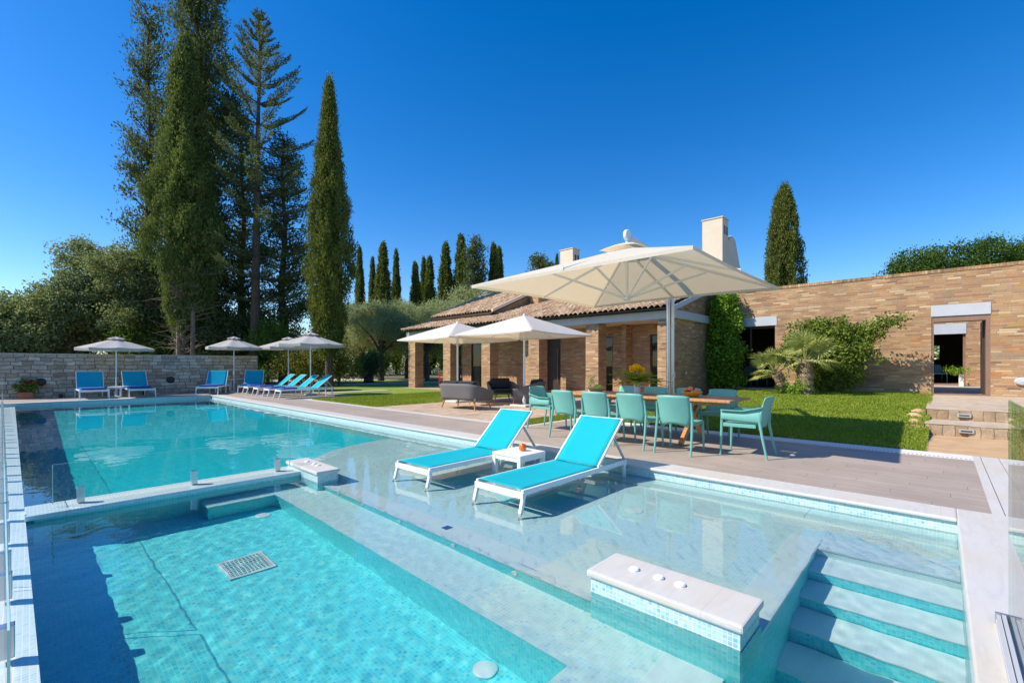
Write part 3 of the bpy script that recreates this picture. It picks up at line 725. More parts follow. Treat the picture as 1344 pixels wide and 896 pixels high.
# ================================================================== PARASOLS
def canopy_poly(n, rad, z_e, z_a, sag=.04, rot=0., rib=None, seg=8, edge_dip=.06):
    """canopy with n ribs; P[i][j] ring points"""
    P = []
    sub = 6; tot = n * sub
    for k in range(tot):
        a = 2 * math.pi * k / tot + rot; f = (k % sub) / sub
        chord = math.cos(math.pi / n) / math.cos(math.pi * (2 * f - 1) / n)
        dipf = 4 * f * (1 - f)
        row = []
        for j in range(seg + 1):
            t = .015 + .985 * j / seg
            rr = rad * t * (1 - (1 - chord) * 1) * (1 - .02 * dipf * t)
            z = z_a + (z_e - z_a) * t - sag * math.sin(math.pi * t) + edge_dip * dipf * t * (0) - .03 * dipf * t
            row.append((rr * math.cos(a), rr * math.sin(a), z))
        P.append(row)
    return P
def make_parasol(rad=1.4, h=2.6, ze=2.15, mat='canopy_grey'):
    t = thing('parasol', 'x', 'parasol')
    m = lmb(); m.grid(canopy_poly(8, rad, ze, h - .02, .0, 0), True)
    P = canopy_poly(8, rad, ze - .07, ze - .07, 0, 0)
    m.grid([[row[-1], (row[-1][0] * .995, row[-1][1] * .995, ze - .12)] for row in canopy_poly(8, rad, ze, h, .0, 0)], True)
    o = m.build('canopy', M[mat], t, True)
    m = lmb(); m.grid(canopy_poly(8, rad * .24, h - .03, h + .07, .0, .2), True); m.build('vent_cap', M[mat], t, True)
    m = lmb(); m.tube([(0, 0, 0), (0, 0, h + .03)], .026, 10); m.build('pole', M['white_metal'], t, True)
    for k in range(8):
        a = k * math.pi / 4; m = lmb(); m.bar((0, 0, h - .05), (rad * .98 * math.cos(a), rad * .98 * math.sin(a), ze - .015), .014, .02); m.build('rib', M['white_metal'], t)
    m = lmb(); m.lathe([(.0, 0), (.24, 0), (.24, .05), (.05, .08), (.05, .3), (0, .3)], 20); m.build('base', M['beam_grey'], t, True)
    return t
par = make_parasol()
for i, (px, d, s_, lab) in enumerate(((152.5, 18.0, .90, 'grey octagonal parasol standing in front of the stone wall at the left'), (307, 21.3, .98, 'grey octagonal parasol over the small table at the right end of the stone wall'), (378.5, 22.6, 1.0, 'grey parasol partly hidden behind the larger one beside the lawn'), (407.5, 19.3, 1.0, 'grey parasol rising over the row of four loungers'))):
    o = par if i == 0 else dup(par); X, Y = at(px, d); place(o, (X, Y, 0), .3 * i, lab, 'grey parasols around the far end of the pool'); o.scale = (s_ * (.96 if i != 1 else .84),) * 2 + (s_,)

def make_square(side=3.0, h=2.8, ze=2.2):
    t = thing('patio_umbrella', 'x', 'umbrella')
    m = lmb(); hs = side / 2; n = 24; rings = 10; P = []
    per = []
    for k in range(4 * n):
        s_ = k // n; f = (k % n) / n * 2 - 1
        q = [(1, f), (-f, 1), (-1, -f), (f, -1)][s_]; per.append(q)
    for (x, y) in per:
        row = []
        for j in range(rings + 1):
            u = .01 + .99 * j / rings; ed = 1 - max(abs(x), abs(y)) * 0
            corner = (x * x + y * y - 1)
            z = h + (ze - h) * (u ** 1.05) * (1 - .0) - (.03 * (1 - corner)) * u
            pull = 1 - .03 * (1 - corner) * u
            row.append((x * hs * u * pull, y * hs * u * pull, z))
        P.append(row)
    m.grid(P, True); m.grid([[r_[-1], (r_[-1][0], r_[-1][1], r_[-1][2] - .035)] for r_ in P], True)
    m.build('canopy', M['canopy_white'], t, True)
    m = lmb(); m.lathe([(0, 0), (.05, .0), (.02, .06), (0, .07)], 10, (0, 0, h - .01)); m.build('finial', M['white_plastic'], t, True)
    m = lmb(); m.tube([(0, 0, 0), (0, 0, h)], .032, 12); m.build('pole', M['white_metal'], t, True)
    for k, q in enumerate(((1, 1), (-1, 1), (-1, -1), (1, -1), (1, 0), (-1, 0), (0, 1), (0, -1))):
        m = lmb(); m.bar((0, 0, h - .06), (q[0] * hs * .97, q[1] * hs * .97, ze - .02 if k < 4 else ze - .05), .016, .024); m.build('rib', M['white_metal'], t)
    for k, q in enumerate(((1, 1), (-1, 1), (-1, -1), (1, -1))):
        m = lmb(); m.bar((0, 0, ze - .2), (q[0] * hs * .5, q[1] * hs * .5, (h + ze) / 2 - .06), .012, .016); m.build('strut', M['white_metal'], t)
    m = lmb(); m.box(-.32, .32, -.32, .32, 0.006, .07, .02); m.lathe([(.06, .07), (.05, .25), (0, .25)], 14); m.build('base', M['marble'], t)
    return t
ub = make_square(); X, Y = rd(.375, 14.0); place(ub, (X, Y, 0), R(2), 'white square patio umbrella nearer the camera, on a white base', 'white patio umbrellas')
ua = dup(ub); X, Y = rd(-1.87, 15.6); place(ua, (X, Y, 0), R(-2), 'white square patio umbrella behind the nearer one, over the grey sofa', 'white patio umbrellas')
ua.scale = (.98, .98, .97)

# big cantilever umbrella
bx, by = 7.48, 4.17; big = thing('cantilever_umbrella', 'large cream cantilever umbrella with white ribs above the dining table', 'umbrella', (bx, by, 0))
HS, ZC, ZT = 2.0, 2.71, 3.42
def bigz(u): return ZT + (ZC - ZT) * u ** .95
per = []
for k in range(96):
    s_ = k // 24; f = (k % 24) / 12 - 1; per.append([(1, f), (-f, 1), (-1, -f), (f, -1)][s_])
P = []
for (x, y) in per:
    corner = x * x + y * y - 1; row = []
    for j in range(15):
        u = .1 + .9 * j / 14; pull = 1 - .035 * (1 - corner) * u
        row.append((bx + x * HS * u * pull, by + y * HS * u * pull, bigz(u) + .0 * corner + .02 * (1 - corner) * u))
    P.append(row)
m = MB(); m.grid(P, True); m.grid([[r_[-1], (r_[-1][0], r_[-1][1], r_[-1][2] - .05)] for r_ in P], True); m.build('canopy', M['canopy'], big, True)
P = []
for (x, y) in per:
    corner = x * x + y * y - 1
    P.append([(bx + x * .36 * u, by + y * .36 * u, 3.49 - .14 * u ** 1.6 + .03 * (1 - corner) * u) for u in (.02, .3, .6, .8, 1.)])
m = MB(); m.grid(P, True); m.build('vent_cap', M['canopy'], big, True)
hub = (bx, by, 2.50)
for k, q in enumerate(((1, 1), (-1, 1), (-1, -1), (1, -1), (1, 0), (-1, 0), (0, 1), (0, -1))):
    ln = .97; a = (bx + q[0] * .1, by + q[1] * .1, bigz(.05) - .05); b_ = (bx + q[0] * HS * ln, by + q[1] * HS * ln, bigz(ln) - .03 - (0 if k < 4 else -.02))
    m = MB(); m.bar(a, b_, .028, .045, .004); m.build('rib', M['white_metal'], big)
    u = .52 if k < 4 else .56; m = MB(); m.bar((hub[0] + q[0] * .04, hub[1] + q[1] * .04, hub[2]), (bx + q[0] * HS * u, by + q[1] * HS * u, bigz(u) - .07), .02, .038, .003); m.build('strut', M['white_metal'], big)
m = MB(); m.lathe([(0, -.05), (.06, -.05), (.075, .0), (.06, .05), (.03, .06), (.03, .8), (0, .8)], 16, hub); m.build('hub', M['white_metal'], big, True)
mx, my = 9.88, 4.42
m = MB()
for s_ in (-.046, .046): m.tube([(mx + s_ * .7, my - s_ * .75, 0), (mx + s_ * .7, my - s_ * .75, 3.0)], .043, 14)
m.build('mast', M['steel'], big, True)
m = MB(); m.tube([(mx, my, 2.9), (mx - .15, my, 3.2), (mx - .7, my - .05, 3.45), (mx - 1.5, my - .15, 3.62), (bx + .15, by, 3.62), (bx, by, 3.48)], [.06, .06, .055, .05, .045, .04], 12); m.build('arm', M['white_metal'], big, True)
m = MB(); m.X = Matrix.Translation((bx + .02, by, 3.64)) @ Matrix.Rotation(math.pi / 2, 4, 'X') @ Matrix.Rotation(R(0), 4, 'Y'); m.lathe([(0, -.035), (.09, -.035), (.105, -.02), (.105, .02), (.09, .035), (0, .035)], 20); m.build('joint_disc', M['white_plastic'], big, True)
m = MB(); m.X = Matrix.Translation((mx, my, 0)); m.box(-.45, .45, -.45, .45, .002, .09, .02); m.build('base', M['beam_grey'], big)
m = MB(); m.bar((mx - .1, my - .12, 1.02), (mx - .24, my - .2, 1.05), .02, .02); m.tube([(mx - .24, my - .2, 1.0), (mx - .24, my - .2, 1.12)], .02, 8); m.build('crank_handle', M['grey_metal'], big)

# ================================================================== DINING SET
def make_chair(arms):
    t = thing('dining_chair', 'x', 'chair')   # faces +x
    m = lmb(); m.box(-.20, .23, -.235, .235, .435, .455, .008)
    P = [[(-.22 + .45 * i / 8, .22 * v, .456 - .015 * (1 - v * v) * math.sin(math.pi * i / 8)) for v in [-1 + j / 3 for j in range(7)]] for i in range(9)]
    m.build('seat', M['teal_plastic'], t)
    def bp(u, v):
        w = .232 * (1 - .24 * (1 - min(1, v / .35)) ** 2) * u
        x = -.225 - .10 * v ** 1.3 - .055 * (1 - u * u)
        return (x, w, .43 + .41 * v - (.05 * u * u * (1 - v) ** 3) + (-.012 * u ** 4 if v > .9 else 0))
    m = lmb(); m.grid([[bp(-1 + i / 6, j / 10) for j in range(11)] for i in range(13)]); o = m.build('backrest', M['teal_plastic'], t, True)
    s_ = o.modifiers.new('s', 'SOLIDIFY'); s_.thickness = .012; s_.offset = 0
    m = lmb()
    for s_ in (-1, 1): m.bar((-.21, s_ * .235, .43), (.22, s_ * .235, .43), .026, .05, .006)
    m.bar((.215, -.235, .43), (.215, .235, .43), .026, .05, .006)
    m.build('seat_frame', M['teal_plastic'], t)
    for s_ in (-1, 1):
        m = lmb(); m.tube([(-.35, s_ * .262, 0), (-.29, s_ * .258, .30), (-.255, s_ * .252, .52), (-.30, s_ * .247, .74)], [.015, .018, .02, .012], 8); m.build('rear_leg', M['teal_plastic'], t, True)
        m = lmb(); m.tube([(.245, s_ * .25, 0), (.235, s_ * .245, .25), (.225, s_ * .24, .62 if arms else .44)], [.014, .018, .02], 8); m.build('front_leg', M['teal_plastic'], t, True)
    if arms:
        for s_ in (-1, 1):
            P = []
            for i in range(13):
                f = i / 12; x = -.29 + .525 * f; ztop = .70 - .06 * min(1, f * 2.2); zbot = .47 + .03 * f
                P.append([(x, s_ * (.248 + .012 * math.sin(k * .8)), zbot + (ztop - zbot) * k / 6) for k in range(7)] + [(x, s_ * .285, ztop + .004), (x, s_ * .29, ztop - .012)])
            m = lmb(); m.grid(P); o = m.build('armrest', M['teal_plastic'], t, True); q = o.modifiers.new('s', 'SOLIDIFY'); q.thickness = .012
    return t
cb = make_chair(False); ca_ = make_chair(True)
ords = ['nearest the camera', 'second from the camera', 'third from the camera', 'farthest from the camera']
GC = 'teal dining chairs around the teak table'
TX = 7.45
first = True
for i, y in enumerate((2.80, 3.45, 4.12, 4.74)):
    o = cb if first else dup(cb); first = False
    place(o, (6.62, y, .0), R([3, -4, 2, -3][i]), f'teal chair on the pool side of the teak table, {ords[i]}', GC)
for i, y in enumerate((2.82, 3.47, 4.10, 4.72)):
    o = dup(cb); place(o, (8.20, y, .0), math.pi + R([4, -3, 2, -5][i]), f'teal chair on the lawn side of the teak table, {ords[i]}', GC)
place(ca_, (7.02, 2.05, .0), R(92), 'teal armchair at the right end of the teak table', GC)
o = dup(ca_); place(o, (7.15, 5.72, .0), R(-91), 'teal armchair at the left end of the teak table', GC)
tt = thing('dining_table', 'long teak dining table with crossed legs set with vase and fruit bowls', 'table', (TX, 3.8, 0))
m = MB(); m.box(6.96, 7.94, 2.22, 5.38, .715, .75, .006); m.build('table_top', M['teak'], tt)
m = MB(); m.box(7.1, 7.8, 2.45, 5.15, .655, .715); m.build('apron', M['teak'], tt)
for y in (2.95, 4.65):
    for s_ in (-1, 1):
        m = MB(); m.bar((TX - s_ * .40, y + s_ * .04, 0.02), (TX + s_ * .36, y + s_ * .04, .66), .06, .075, .004); m.build('leg', M['teak'], tt)
m = MB(); m.bar((TX, 2.95, .34), (TX, 4.65, .34), .05, .08); m.build('stretcher', M['teak'], tt)

def bowl(loc, rad, h, mat, label):
    t = thing('fruit_bowl', label, 'bowl', loc); m = lmb()
    m.lathe([(0, 0), (rad * .55, 0), (rad * .8, h * .4), (rad, h), (rad * 1.03, h), (rad * .97, h * .96), (rad * .75, h * .45), (rad * .5, h * .12), (0, h * .1)], 26, cap=False); m.build('bowl_body', M[mat], t, True)
    m = lmb(); m.tube([(rad * 1.02 * math.cos(a * .2618), rad * 1.02 * math.sin(a * .2618), h) for a in range(25)], .009, 6, False); m.build('bowl_rim', M[mat], t, True); return t
def fruit(name, loc, r_, mat, label, cat, group):
    m = lmb(); m.lathe([(r_ * .25 if i == 0 else (r_ * math.sin(math.pi * i / 10) + (0 if i < 10 else 0)), -r_ * math.cos(math.pi * i / 10) * .92 - (.12 * r_ if i in (10,) else 0)) for i in range(0, 11)], 14)
    o = m.build(name, M[mat], None, True); o.location = loc; tag(o, label, cat, group); return o
bo = bowl((7.48, 2.98, .751), .155, .075, 'basket_orange', 'orange woven bowl of peaches and plums near the right end of the table')
k = 0
for i, (dx, dy, dz, w) in enumerate(((-.07, -.05, .06, 'p'), (.06, -.07, .06, 'p'), (-.08, .06, .06, 'd'), (.05, .07, .062, 'p'), (0, 0, .07, 'd'), (-.03, -.09, .085, 'p'), (.0, .09, .09, 'p'), (-.05, .0, .12, 'p'), (.045, .01, .118, 'd'))):
    if w == 'p': fruit('peach', (7.48 + dx, 2.98 + dy, .751 + dz + .012), .042, 'peach', 'ripe red and orange peach piled in the orange bowl', 'peach', 'peaches in the orange bowl')
    else: fruit('plum', (7.48 + dx, 2.98 + dy, .751 + dz + .012), .038, 'plum', 'dark purple plum between the peaches in the orange bowl', 'plum', 'plums in the orange bowl')
bo = bowl((7.42, 4.78, .751), .17, .085, 'basket_pale', 'pale wicker bowl of green apples near the left end of the table')
for i, (dx, dy, dz) in enumerate(((-.07, -.06, .075), (.06, -.07, .075), (-.06, .07, .075), (.07, .06, .075), (0, 0, .125), (-.02, -.09, .11))):
    fruit('apple', (7.42 + dx, 4.78 + dy, .751 + dz), .042, 'apple', 'green apple piled in the pale wicker bowl', 'apple', 'green apples in the wicker bowl')
# flower vase
va = thing('flower_vase', 'white vase of yellow flowers and fern leaves on the teak table', 'vase', (7.45, 3.95, .751))
m = lmb(); m.lathe([(0, 0), (.055, 0), (.058, .1), (.062, .2), (.075, .245), (.07, .245), (.055, .19), (.05, .02), (0, .02)], 22, cap=False); m.build('vase_body', M['ceramic'], va, True)
C = []; D = []; Ls = []
g = np.random.default_rng(3)
for i in range(34):
    a = g.random() * 6.28; el = g.uniform(.05, .85); Lf = g.uniform(.34, .62); d0 = np.array([math.cos(a) * math.cos(el), math.sin(a) * math.cos(el), math.sin(el)])
    for j in range(13):
        f = (j + 2) / 14; p = np.array([0, 0, .22]) + d0 * Lf * f + np.array([0, 0, -.12 * f * f]); sd = np.cross(d0, [0, 0, 1.]); sd /= np.linalg.norm(sd)
        for s_ in (-1, 1): C.append(p + sd * s_ * .022); D.append(sd * s_ + d0 * .6); Ls.append(.095 * (1.1 - f * .5))
leaf_mesh('fern_leaves', np.array(C), np.array(D), np.array(Ls), np.array(Ls) * .34, M['fern_leaf'], va)
for i in range(14):
    a = i * 2.4; r_ = .034 * math.sqrt(i); c0 = np.array([r_ * math.cos(a) - .03, r_ * math.sin(a), .47 + .04 * g.random() - r_ * .4])
    dd = norm(g.normal(size=(46, 3)) + (0, 0, .4)); o = leaf_mesh('flower_head', c0 + dd * .026, dd, .055, .04, M['yellow'], va)
m = lmb()
for i in range(6): a = i * 1.05; m.tube([(0, 0, .1), (.02 * math.cos(a), .02 * math.sin(a), .28), (.05 * math.cos(a), .05 * math.sin(a), .41)], .003, 5)
m.build('stems', M['broad_leaf'], va)
hp = thing('herb_sprig', 'small grey green sprig standing behind the apple bowl', 'plant', (7.62, 5.05, .751))
c = np.array([[0, 0, .1 + .03 * i] for i in range(7)]) + g.normal(size=(7, 3)) * (.03, .03, .01); C, D = clump(c, .028, 26, upw=1.0); leaf_mesh('leaves', C, D, .05, .012, M['olive_leaf'], hp)
m = lmb(); m.lathe([(0, 0), (.035, 0), (.045, .07), (0, .07)], 14); m.build('pot', M['ceramic'], hp, True)

# ================================================================== LOUNGE FURNITURE ON THE PATIO
def make_sofa(W=1.45, Dp=.82, name='garden_sofa', cat='sofa'):
    """faces +x, width along y"""
    t = thing(name, 'x', cat); hw = W / 2; rc = .26; path = []
    path += [(Dp - .12 - k * .08, -hw) for k in range(5)]
    x0 = path[-1][0]
    path += [(rc - rc * math.sin(a) + 0, -hw + rc - rc * math.cos(a)) for a in [i * math.pi / 2 / 8 for i in range(9)]]
    path += [(0, -hw + rc + (W - 2 * rc) * i / 8) for i in range(1, 8)]
    path += [(rc - rc * math.cos(a), hw - rc + rc * math.sin(a)) for a in [i * math.pi / 2 / 8 for i in range(9)]]
    path += [(Dp - .12 - k * .08, hw) for k in range(4, -1, -1)]
    P = []; Q = []
    for x, y in path:
        f = max(0, min(1, x / .62)); ht = .74 - .20 * f ** .8; fl_ = .07
        nx_, ny_ = (-1, 0) if abs(y) < hw - rc else (0, math.copysign(1, y)); 
        cx_ = max(x, 0)
        out = Vector((-(1 - min(1, x / rc)), (y / hw) if abs(y) > hw - rc else 0, 0)); out = out.normalized() if out.length > .01 else Vector((0, 0, 0))
        P.append([(x + out.x * fl_ * k / 6, y + out.y * fl_ * k / 6, .28 + (ht - .28) * k / 6) for k in range(7)])
    m = lmb(); m.grid(P); o = m.build('woven_shell', M['weave'], t, True); s_ = o.modifiers.new('s', 'SOLIDIFY'); s_.thickness = .045; s_.offset = -1 if False else 0
    m = lmb(); m.box(.03, Dp - .04, -hw + .02, hw - .02, .27, .33, .01); m.build('seat_base', M['weave'], t)
    m = lmb(); m.box(.08, Dp - .02, -hw + .06, hw - .06, .33, .45, .04); m.build('seat_cushion', M['charcoal'], t, True)
    n = 2 if W > 1 else 1
    for k in range(n):
        wy = (W - .16) / n; y0 = -hw + .08 + k * wy; m = lmb(); m.X = Matrix.Translation((.13, 0, .45)) @ Matrix.Rotation(R(-14), 4, 'Y'); m.box(-.05, .12, y0 + .01, y0 + wy - .01, 0, .36, .05); m.build('back_cushion', M['charcoal'], t, True)
    for a in (.1, Dp - .14):
        for b_ in (-1, 1):
            m = lmb(); m.tube([(a + (.06 if a > .3 else -.05), b_ * (hw - .06), 0.006), (a, b_ * (hw - .14), .28)], [.018, .032], 8); m.build('leg', M['leg_wood'], t, True)
    return t
sf = make_sofa(); place(sf, (8.40, 10.10, 0), R(6), 'grey woven two-seat sofa seen from behind, beside the lawn edge', 'grey woven lounge seats')
s2 = dup(sf); X, Y = rd(.62, 14.6); place(s2, (X + .2, Y - .2, 0), R(118), 'grey woven sofa with dark cushions behind the umbrella pole, facing left', 'grey woven lounge seats')
s3 = make_sofa(.86, .8, 'garden_armchair', 'armchair'); X, Y = rd(-.45, 16.2); place(s3, (X, Y, 0), R(-120), 'grey woven armchair with dark cushions behind the coffee table', 'grey woven lounge seats')
ct = thing('coffee_table', 'low round coffee table between the grey woven sofas', 'table', (9.75, 10.6, 0))
m = lmb(); m.lathe([(0, .36), (.38, .36), (.38, .39), (0, .39)], 28); m.build('table_top', M['ceramic'], ct)
for k in range(3):
    a = k * 2.09; m = lmb(); m.tube([(.34 * math.cos(a), .34 * math.sin(a), .006), (.22 * math.cos(a), .22 * math.sin(a), .36)], [.014, .02], 7); m.build('leg', M['leg_wood'], ct, True)
la = thing('glass_lantern', 'small round glass lantern on the coffee table', 'lantern', (9.75, 10.5, .39))
m = lmb(); m.lathe([(.05, 0), (.09, .04), (.1, .1), (.08, .17), (.055, .2)], 18, cap=False); m.build('glass_globe', M['ceramic'], la, True)

# ================================================================== HOUSE
house = thing('brick_house', 'low brick house with pillared porch, clay tile roof and two cream chimneys', 'house', (16.5, 14, 0))
def hp_(name, boxes, mat, bev=0., parent=None, root=house):
    m = MB()
    for b_ in boxes: m.box(*b_, bev)
    return m.build(name, M[mat], parent or root)
for (y0, y1) in ((6.5, 7.08), (9.45, 10.02), (12.38, 12.97), (15.37, 15.95), (18.3, 18.88), (21.4, 22.05)):
    hp_('pillar', [(14.8, 15.36, y0, y1, 0, 2.84)], 'brick')
def wall_x(x0, x1, y0, y1, z0, z1, ops):
    """boxes of a wall in the plane x with openings (ya,yb,za,zb)"""
    bs = []; y = y0
    for (a, b_, za, zb) in sorted(ops):
        if a > y: bs.append((x0, x1, y, a, z0, z1))
        if za > z0: bs.append((x0, x1, a, b_, z0, za))
        if zb < z1: bs.append((x0, x1, a, b_, zb, z1))
        y = b_
    if y < y1: bs.append((x0, x1, y, y1, z0, z1))
    return bs
ops = [(7.4, 8.15, 0.1, 2.45), (9.78, 10.45, .1, 2.45), (12.45, 13.25, .1, 2.45), (17.5, 18.5, .12, 2.45)]
hp_('porch_wall', wall_x(16.4, 16.7, 6.9, 19.2, 0, 2.9, ops) + [(15.37, 18.5, 6.56, 6.9, 0, 3.2), (15.6, 16.4, 13.6, 14.0, 0, 2.9), (15.9, 16.4, 8.9, 9.1, 0, 2.9)], 'brick')
hp_('end_wall', [(16.7, 20, 18.9, 19.2, 0, 2.9)], 'brick')
hp_('pillar', [(18.6, 19.1, 21.4, 21.9, 0, 2.9)], 'brick')
for (a, b_, za, zb) in ops[:2] + ops[3:]:
    w = hp_('window', [(16.45, 16.51, a, a + .05, za, zb), (16.45, 16.51, b_ - .05, b_, za, zb), (16.45, 16.51, a + .05, b_ - .05, zb - .06, zb)], 'dark_wood')
    hp_('pane', [(16.475, 16.483, a + .05, b_ - .05, za, zb - .06)], 'window_glass', parent=w)
d_ = hp_('door', [(16.46, 16.52, 12.47, 13.23, .1, 2.43)], 'dark_wood')
m = MB(); m.tube([(16.40, 12.62, .5), (16.40, 12.62, 2.0)], .018, 8); m.bar((16.40, 12.62, .7), (16.46, 12.62, .7), .015, .015); m.bar((16.40, 12.62, 1.8), (16.46, 12.62, 1.8), .015, .015); m.build('door_handle', M['steel'], d_)
m = MB(); P = [[(16.62 + .03 * math.sin(i * 1.9), 18.48 - .42 * i / 24, .14 + 2.25 * j) for j in (0, 1)] for i in range(25)]; m.grid(P); m.build('curtain', M['curtain'], house, True)
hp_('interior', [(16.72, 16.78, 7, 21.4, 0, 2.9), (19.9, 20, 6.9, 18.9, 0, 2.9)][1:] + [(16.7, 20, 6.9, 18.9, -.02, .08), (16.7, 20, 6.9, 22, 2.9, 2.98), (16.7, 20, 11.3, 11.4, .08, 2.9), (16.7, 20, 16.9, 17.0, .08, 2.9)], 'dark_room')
hp_('porch_ceiling', [(14.96, 16.7, 6.6, 22, 2.86, 2.92)], 'plaster')
hp_('beam', [(14.74, 14.95, 6.42, 22.2, 2.845, 3.13), (14.95, 18.5, 6.42, 6.555, 2.845, 3.13)], 'beam_grey', .008)
# tiled roofs: rows of barrel tiles following the slope
def tile_roof(x0, z0, x1, slope, y0, y1, name, pitch=.22, mat='roof'):
    n = int((y1 - y0) / pitch * 8); L = .36; P = []
    ms = int((x1 - x0) / L) + 1
    m = MB(); uvs = []
    for r_ in range(ms):
        xa, xb = x0 + r_ * L - .05, min(x0 + (r_ + 1) * L, x1)
        rows = []
        for k, x in enumerate((xa, xb)):
            base = z0 + slope * (x - x0) + (.045 if k == 0 else .0)
            rows.append([(x, y0 + (y1 - y0) * i / n, base + 0.085 * abs(math.cos(math.pi * (y0 + (y1 - y0) * i / n) / pitch)) ** .8 + .012 * math.sin(i * .37 + r_ * 2.1) + .006 * math.sin(i * .9 + r_ * 5)) for i in range(n + 1)])
        rows.insert(0, [(p[0], p[1], p[2] - .035) for p in rows[0]])
        m.grid(rows)
    me_o = m.build(name, M[mat], house, True); me = me_o.data
    off = Vector(house.location)
    uv = me.uv_layers['UVMap'].data
    for l in me.loops:
        c_ = me.vertices[l.vertex_index].co + off; uv[l.index].uv = (c_.y + .1, c_.x - x0 + .05)
    return me_o
RS = .30
tile_roof(14.3, 3.19, 19.2, RS, 6.38, 22.0, 'roof')
hp_('roof_deck', [], 'plaster') if False else None
m = MB(); zr = lambda x: 3.12 + RS * (x - 14.3)
m.prism_y([(14.4, zr(14.4) + .03), (19.2, zr(19.2) + .03), (24, 3.2), (24, 3.1), (19.2, zr(19.2) - .04), (14.4, zr(14.4) - .02)], 6.40, 22.0); m.build('roof_boards', M['dark_wood'], house)
m = MB(); m.prism_y([(14.3, zr(14.3) - .1), (14.3, zr(14.3) + .07), (19.3, zr(19.3) + .07), (19.3, zr(19.3) - .1)], 6.30, 6.385); m.build('verge_trim', M['beam_grey'], house)
m = MB(); m.prism_y([(15.3, 3.2), (18.95, 3.2), (18.95, zr(18.95) - .15), (15.3, zr(15.3) - .15)], 6.56, 6.9); m.build('gable_wall', M['brick'], house)
# upper roof
tile_roof(15.85, 3.98, 20.0, .42, 16.3, 21.3, 'upper_roof')
m = MB(); m.prism_y([(15.85, 3.94), (20, 5.68), (20, 5.6), (15.85, 3.84)], 16.3, 21.3); m.build('roof_boards', M['dark_wood'], house)
m = MB(); m.prism_y([(15.8, 3.93), (15.8, 4.08), (20.1, 5.88), (20.1, 5.7)], 16.2, 16.3); m.build('verge_trim', M['plaster'], house)
hp_('upper_wall', [(16.0, 16.3, 16.4, 21.2, 3.3, 3.9), (18.6, 20, 15.6, 16.2, 3.8, 5.0)], 'brick')
m = MB(); m.prism_y([(16.0, 3.3), (20, 3.3), (20, 5.6), (16.0, 3.9)], 16.4, 16.6); m.build('gable_wall', M['brick'], house)
# chimneys
def chimney(x0, x1, y0, y1, zt, shoulder=False):
    m = MB(); m.box(x0, x1, y0, y1, 3.5, zt, .01); o = m.build('chimney', M['plaster'], house)
    for k in range(2):
        xx = x0 + (x1 - x0) * (.28 + .38 * k); mm = MB(); mm.box(xx, xx + .12, y0 - .012, y0 - .002, zt - .62, zt - .28); mm.build('flue_vent', M['dark_wood'], o)
    mm = MB(); mm.box(x0 - .03, x1 + .03, y0 - .03, y1 + .03, zt + .001, zt + .045, .01); mm.build('chimney_cap', M['plaster'], o)
    if shoulder:
        mm = MB(); mm.prism_y([(x1, 4), (21.7, 4.3), (20.35, 6.5), (19.95, 6.62), (x1, 6.3)], y0 + .02, y0 + .32); mm.build('sloped_shoulder', M['plaster'], o)
chimney(18.75, 19.42, 6.26, 7.05, 7.1, True)
chimney(18.8, 19.4, 13.5, 14.3, 7.15)
hp_('wall_socket', [(15.9, 15.98, 6.545, 6.56, .95, 1.03)], 'white_plastic')
# red chair in the porch
rc_ = thing('red_chair', 'red wooden chair in the shaded left end of the porch', 'chair', (15.7, 19.9, .006))
m = lmb(); m.box(-.22, .22, -.22, .22, .42, .46, .01); m.build('seat', M['red_chair'], rc_)
m = lmb()
for k in range(4): m.bar((-.2 - .02, -.2, .56 + .11 * k), (-.2 - .02, .2, .56 + .11 * k), .02, .05)
m.build('backrest', M['red_chair'], rc_)
for a in (-1, 1):
    for b_ in (-1, 1): m = lmb(); m.bar((a * .2, b_ * .2, 0), (a * .2 - (.03 if a < 0 else 0), b_ * .2, .95 if a < 0 else .43), .035, .035); m.build('leg', M['red_chair'], rc_)

# long wall with window and door
wing = thing('brick_wing', 'long flat-topped brick wall with a shaded window and an open doorway', 'building', (18.7, 1, 0))
TOPZ = 4.08
hp_('wall', wall_x(18.5, 18.95, -9, 6.55, -.1, TOPZ - .08, [(4.36, 5.9, .43, 3.03), (-1.02, .20, .40, 3.03)]), 'brick', root=wing)
hp_('wall_capping', [(18.485, 18.965, -9, 6.56, TOPZ - .08, TOPZ + .02)], 'brick_cap', root=wing)
hp_('lintel', [(18.485, 18.7, 4.30, 5.92, 2.71, 3.04)], 'beam_grey', .006, root=wing)
hp_('lintel', [(18.485, 18.7, -1.03, .21, 2.71, 3.04)], 'beam_grey', .006, root=wing)
hp_('door_frame', [(18.52, 18.93, -1.02, -.93, .40, 2.71), (18.52, 18.93, .15, .20, .40, 2.71), (18.52, 18.93, -.93, .15, 2.55, 2.71), (18.53, 18.93, -.93, .15, .38, .43)], 'brown_frame', root=wing)
hp_('open_door', [(18.94, 19.9, -.93, -.88, .43, 2.55)], 'dark_wood', root=wing)
hp_('window_frame', [(18.75, 18.82, 4.36, 4.42, .43, 2.71), (18.75, 18.82, 4.42, 5.9, 2.63, 2.71), (18.75, 18.82, 5.2, 5.26, .43, 2.63)], 'dark_wood', root=wing)
hp_('window_sill', [(18.42, 18.95, 4.3, 5.95, .38, .43)], 'step_stone', .01, root=wing)
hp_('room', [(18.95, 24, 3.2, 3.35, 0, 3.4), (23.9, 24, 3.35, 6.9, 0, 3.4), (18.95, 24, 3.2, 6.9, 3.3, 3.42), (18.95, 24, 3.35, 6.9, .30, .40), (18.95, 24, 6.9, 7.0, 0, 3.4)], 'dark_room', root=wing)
hp_('courtyard_floor', [(18.95, 31, -5, 3.2, .30, .395)], 'step_stone', root=wing)
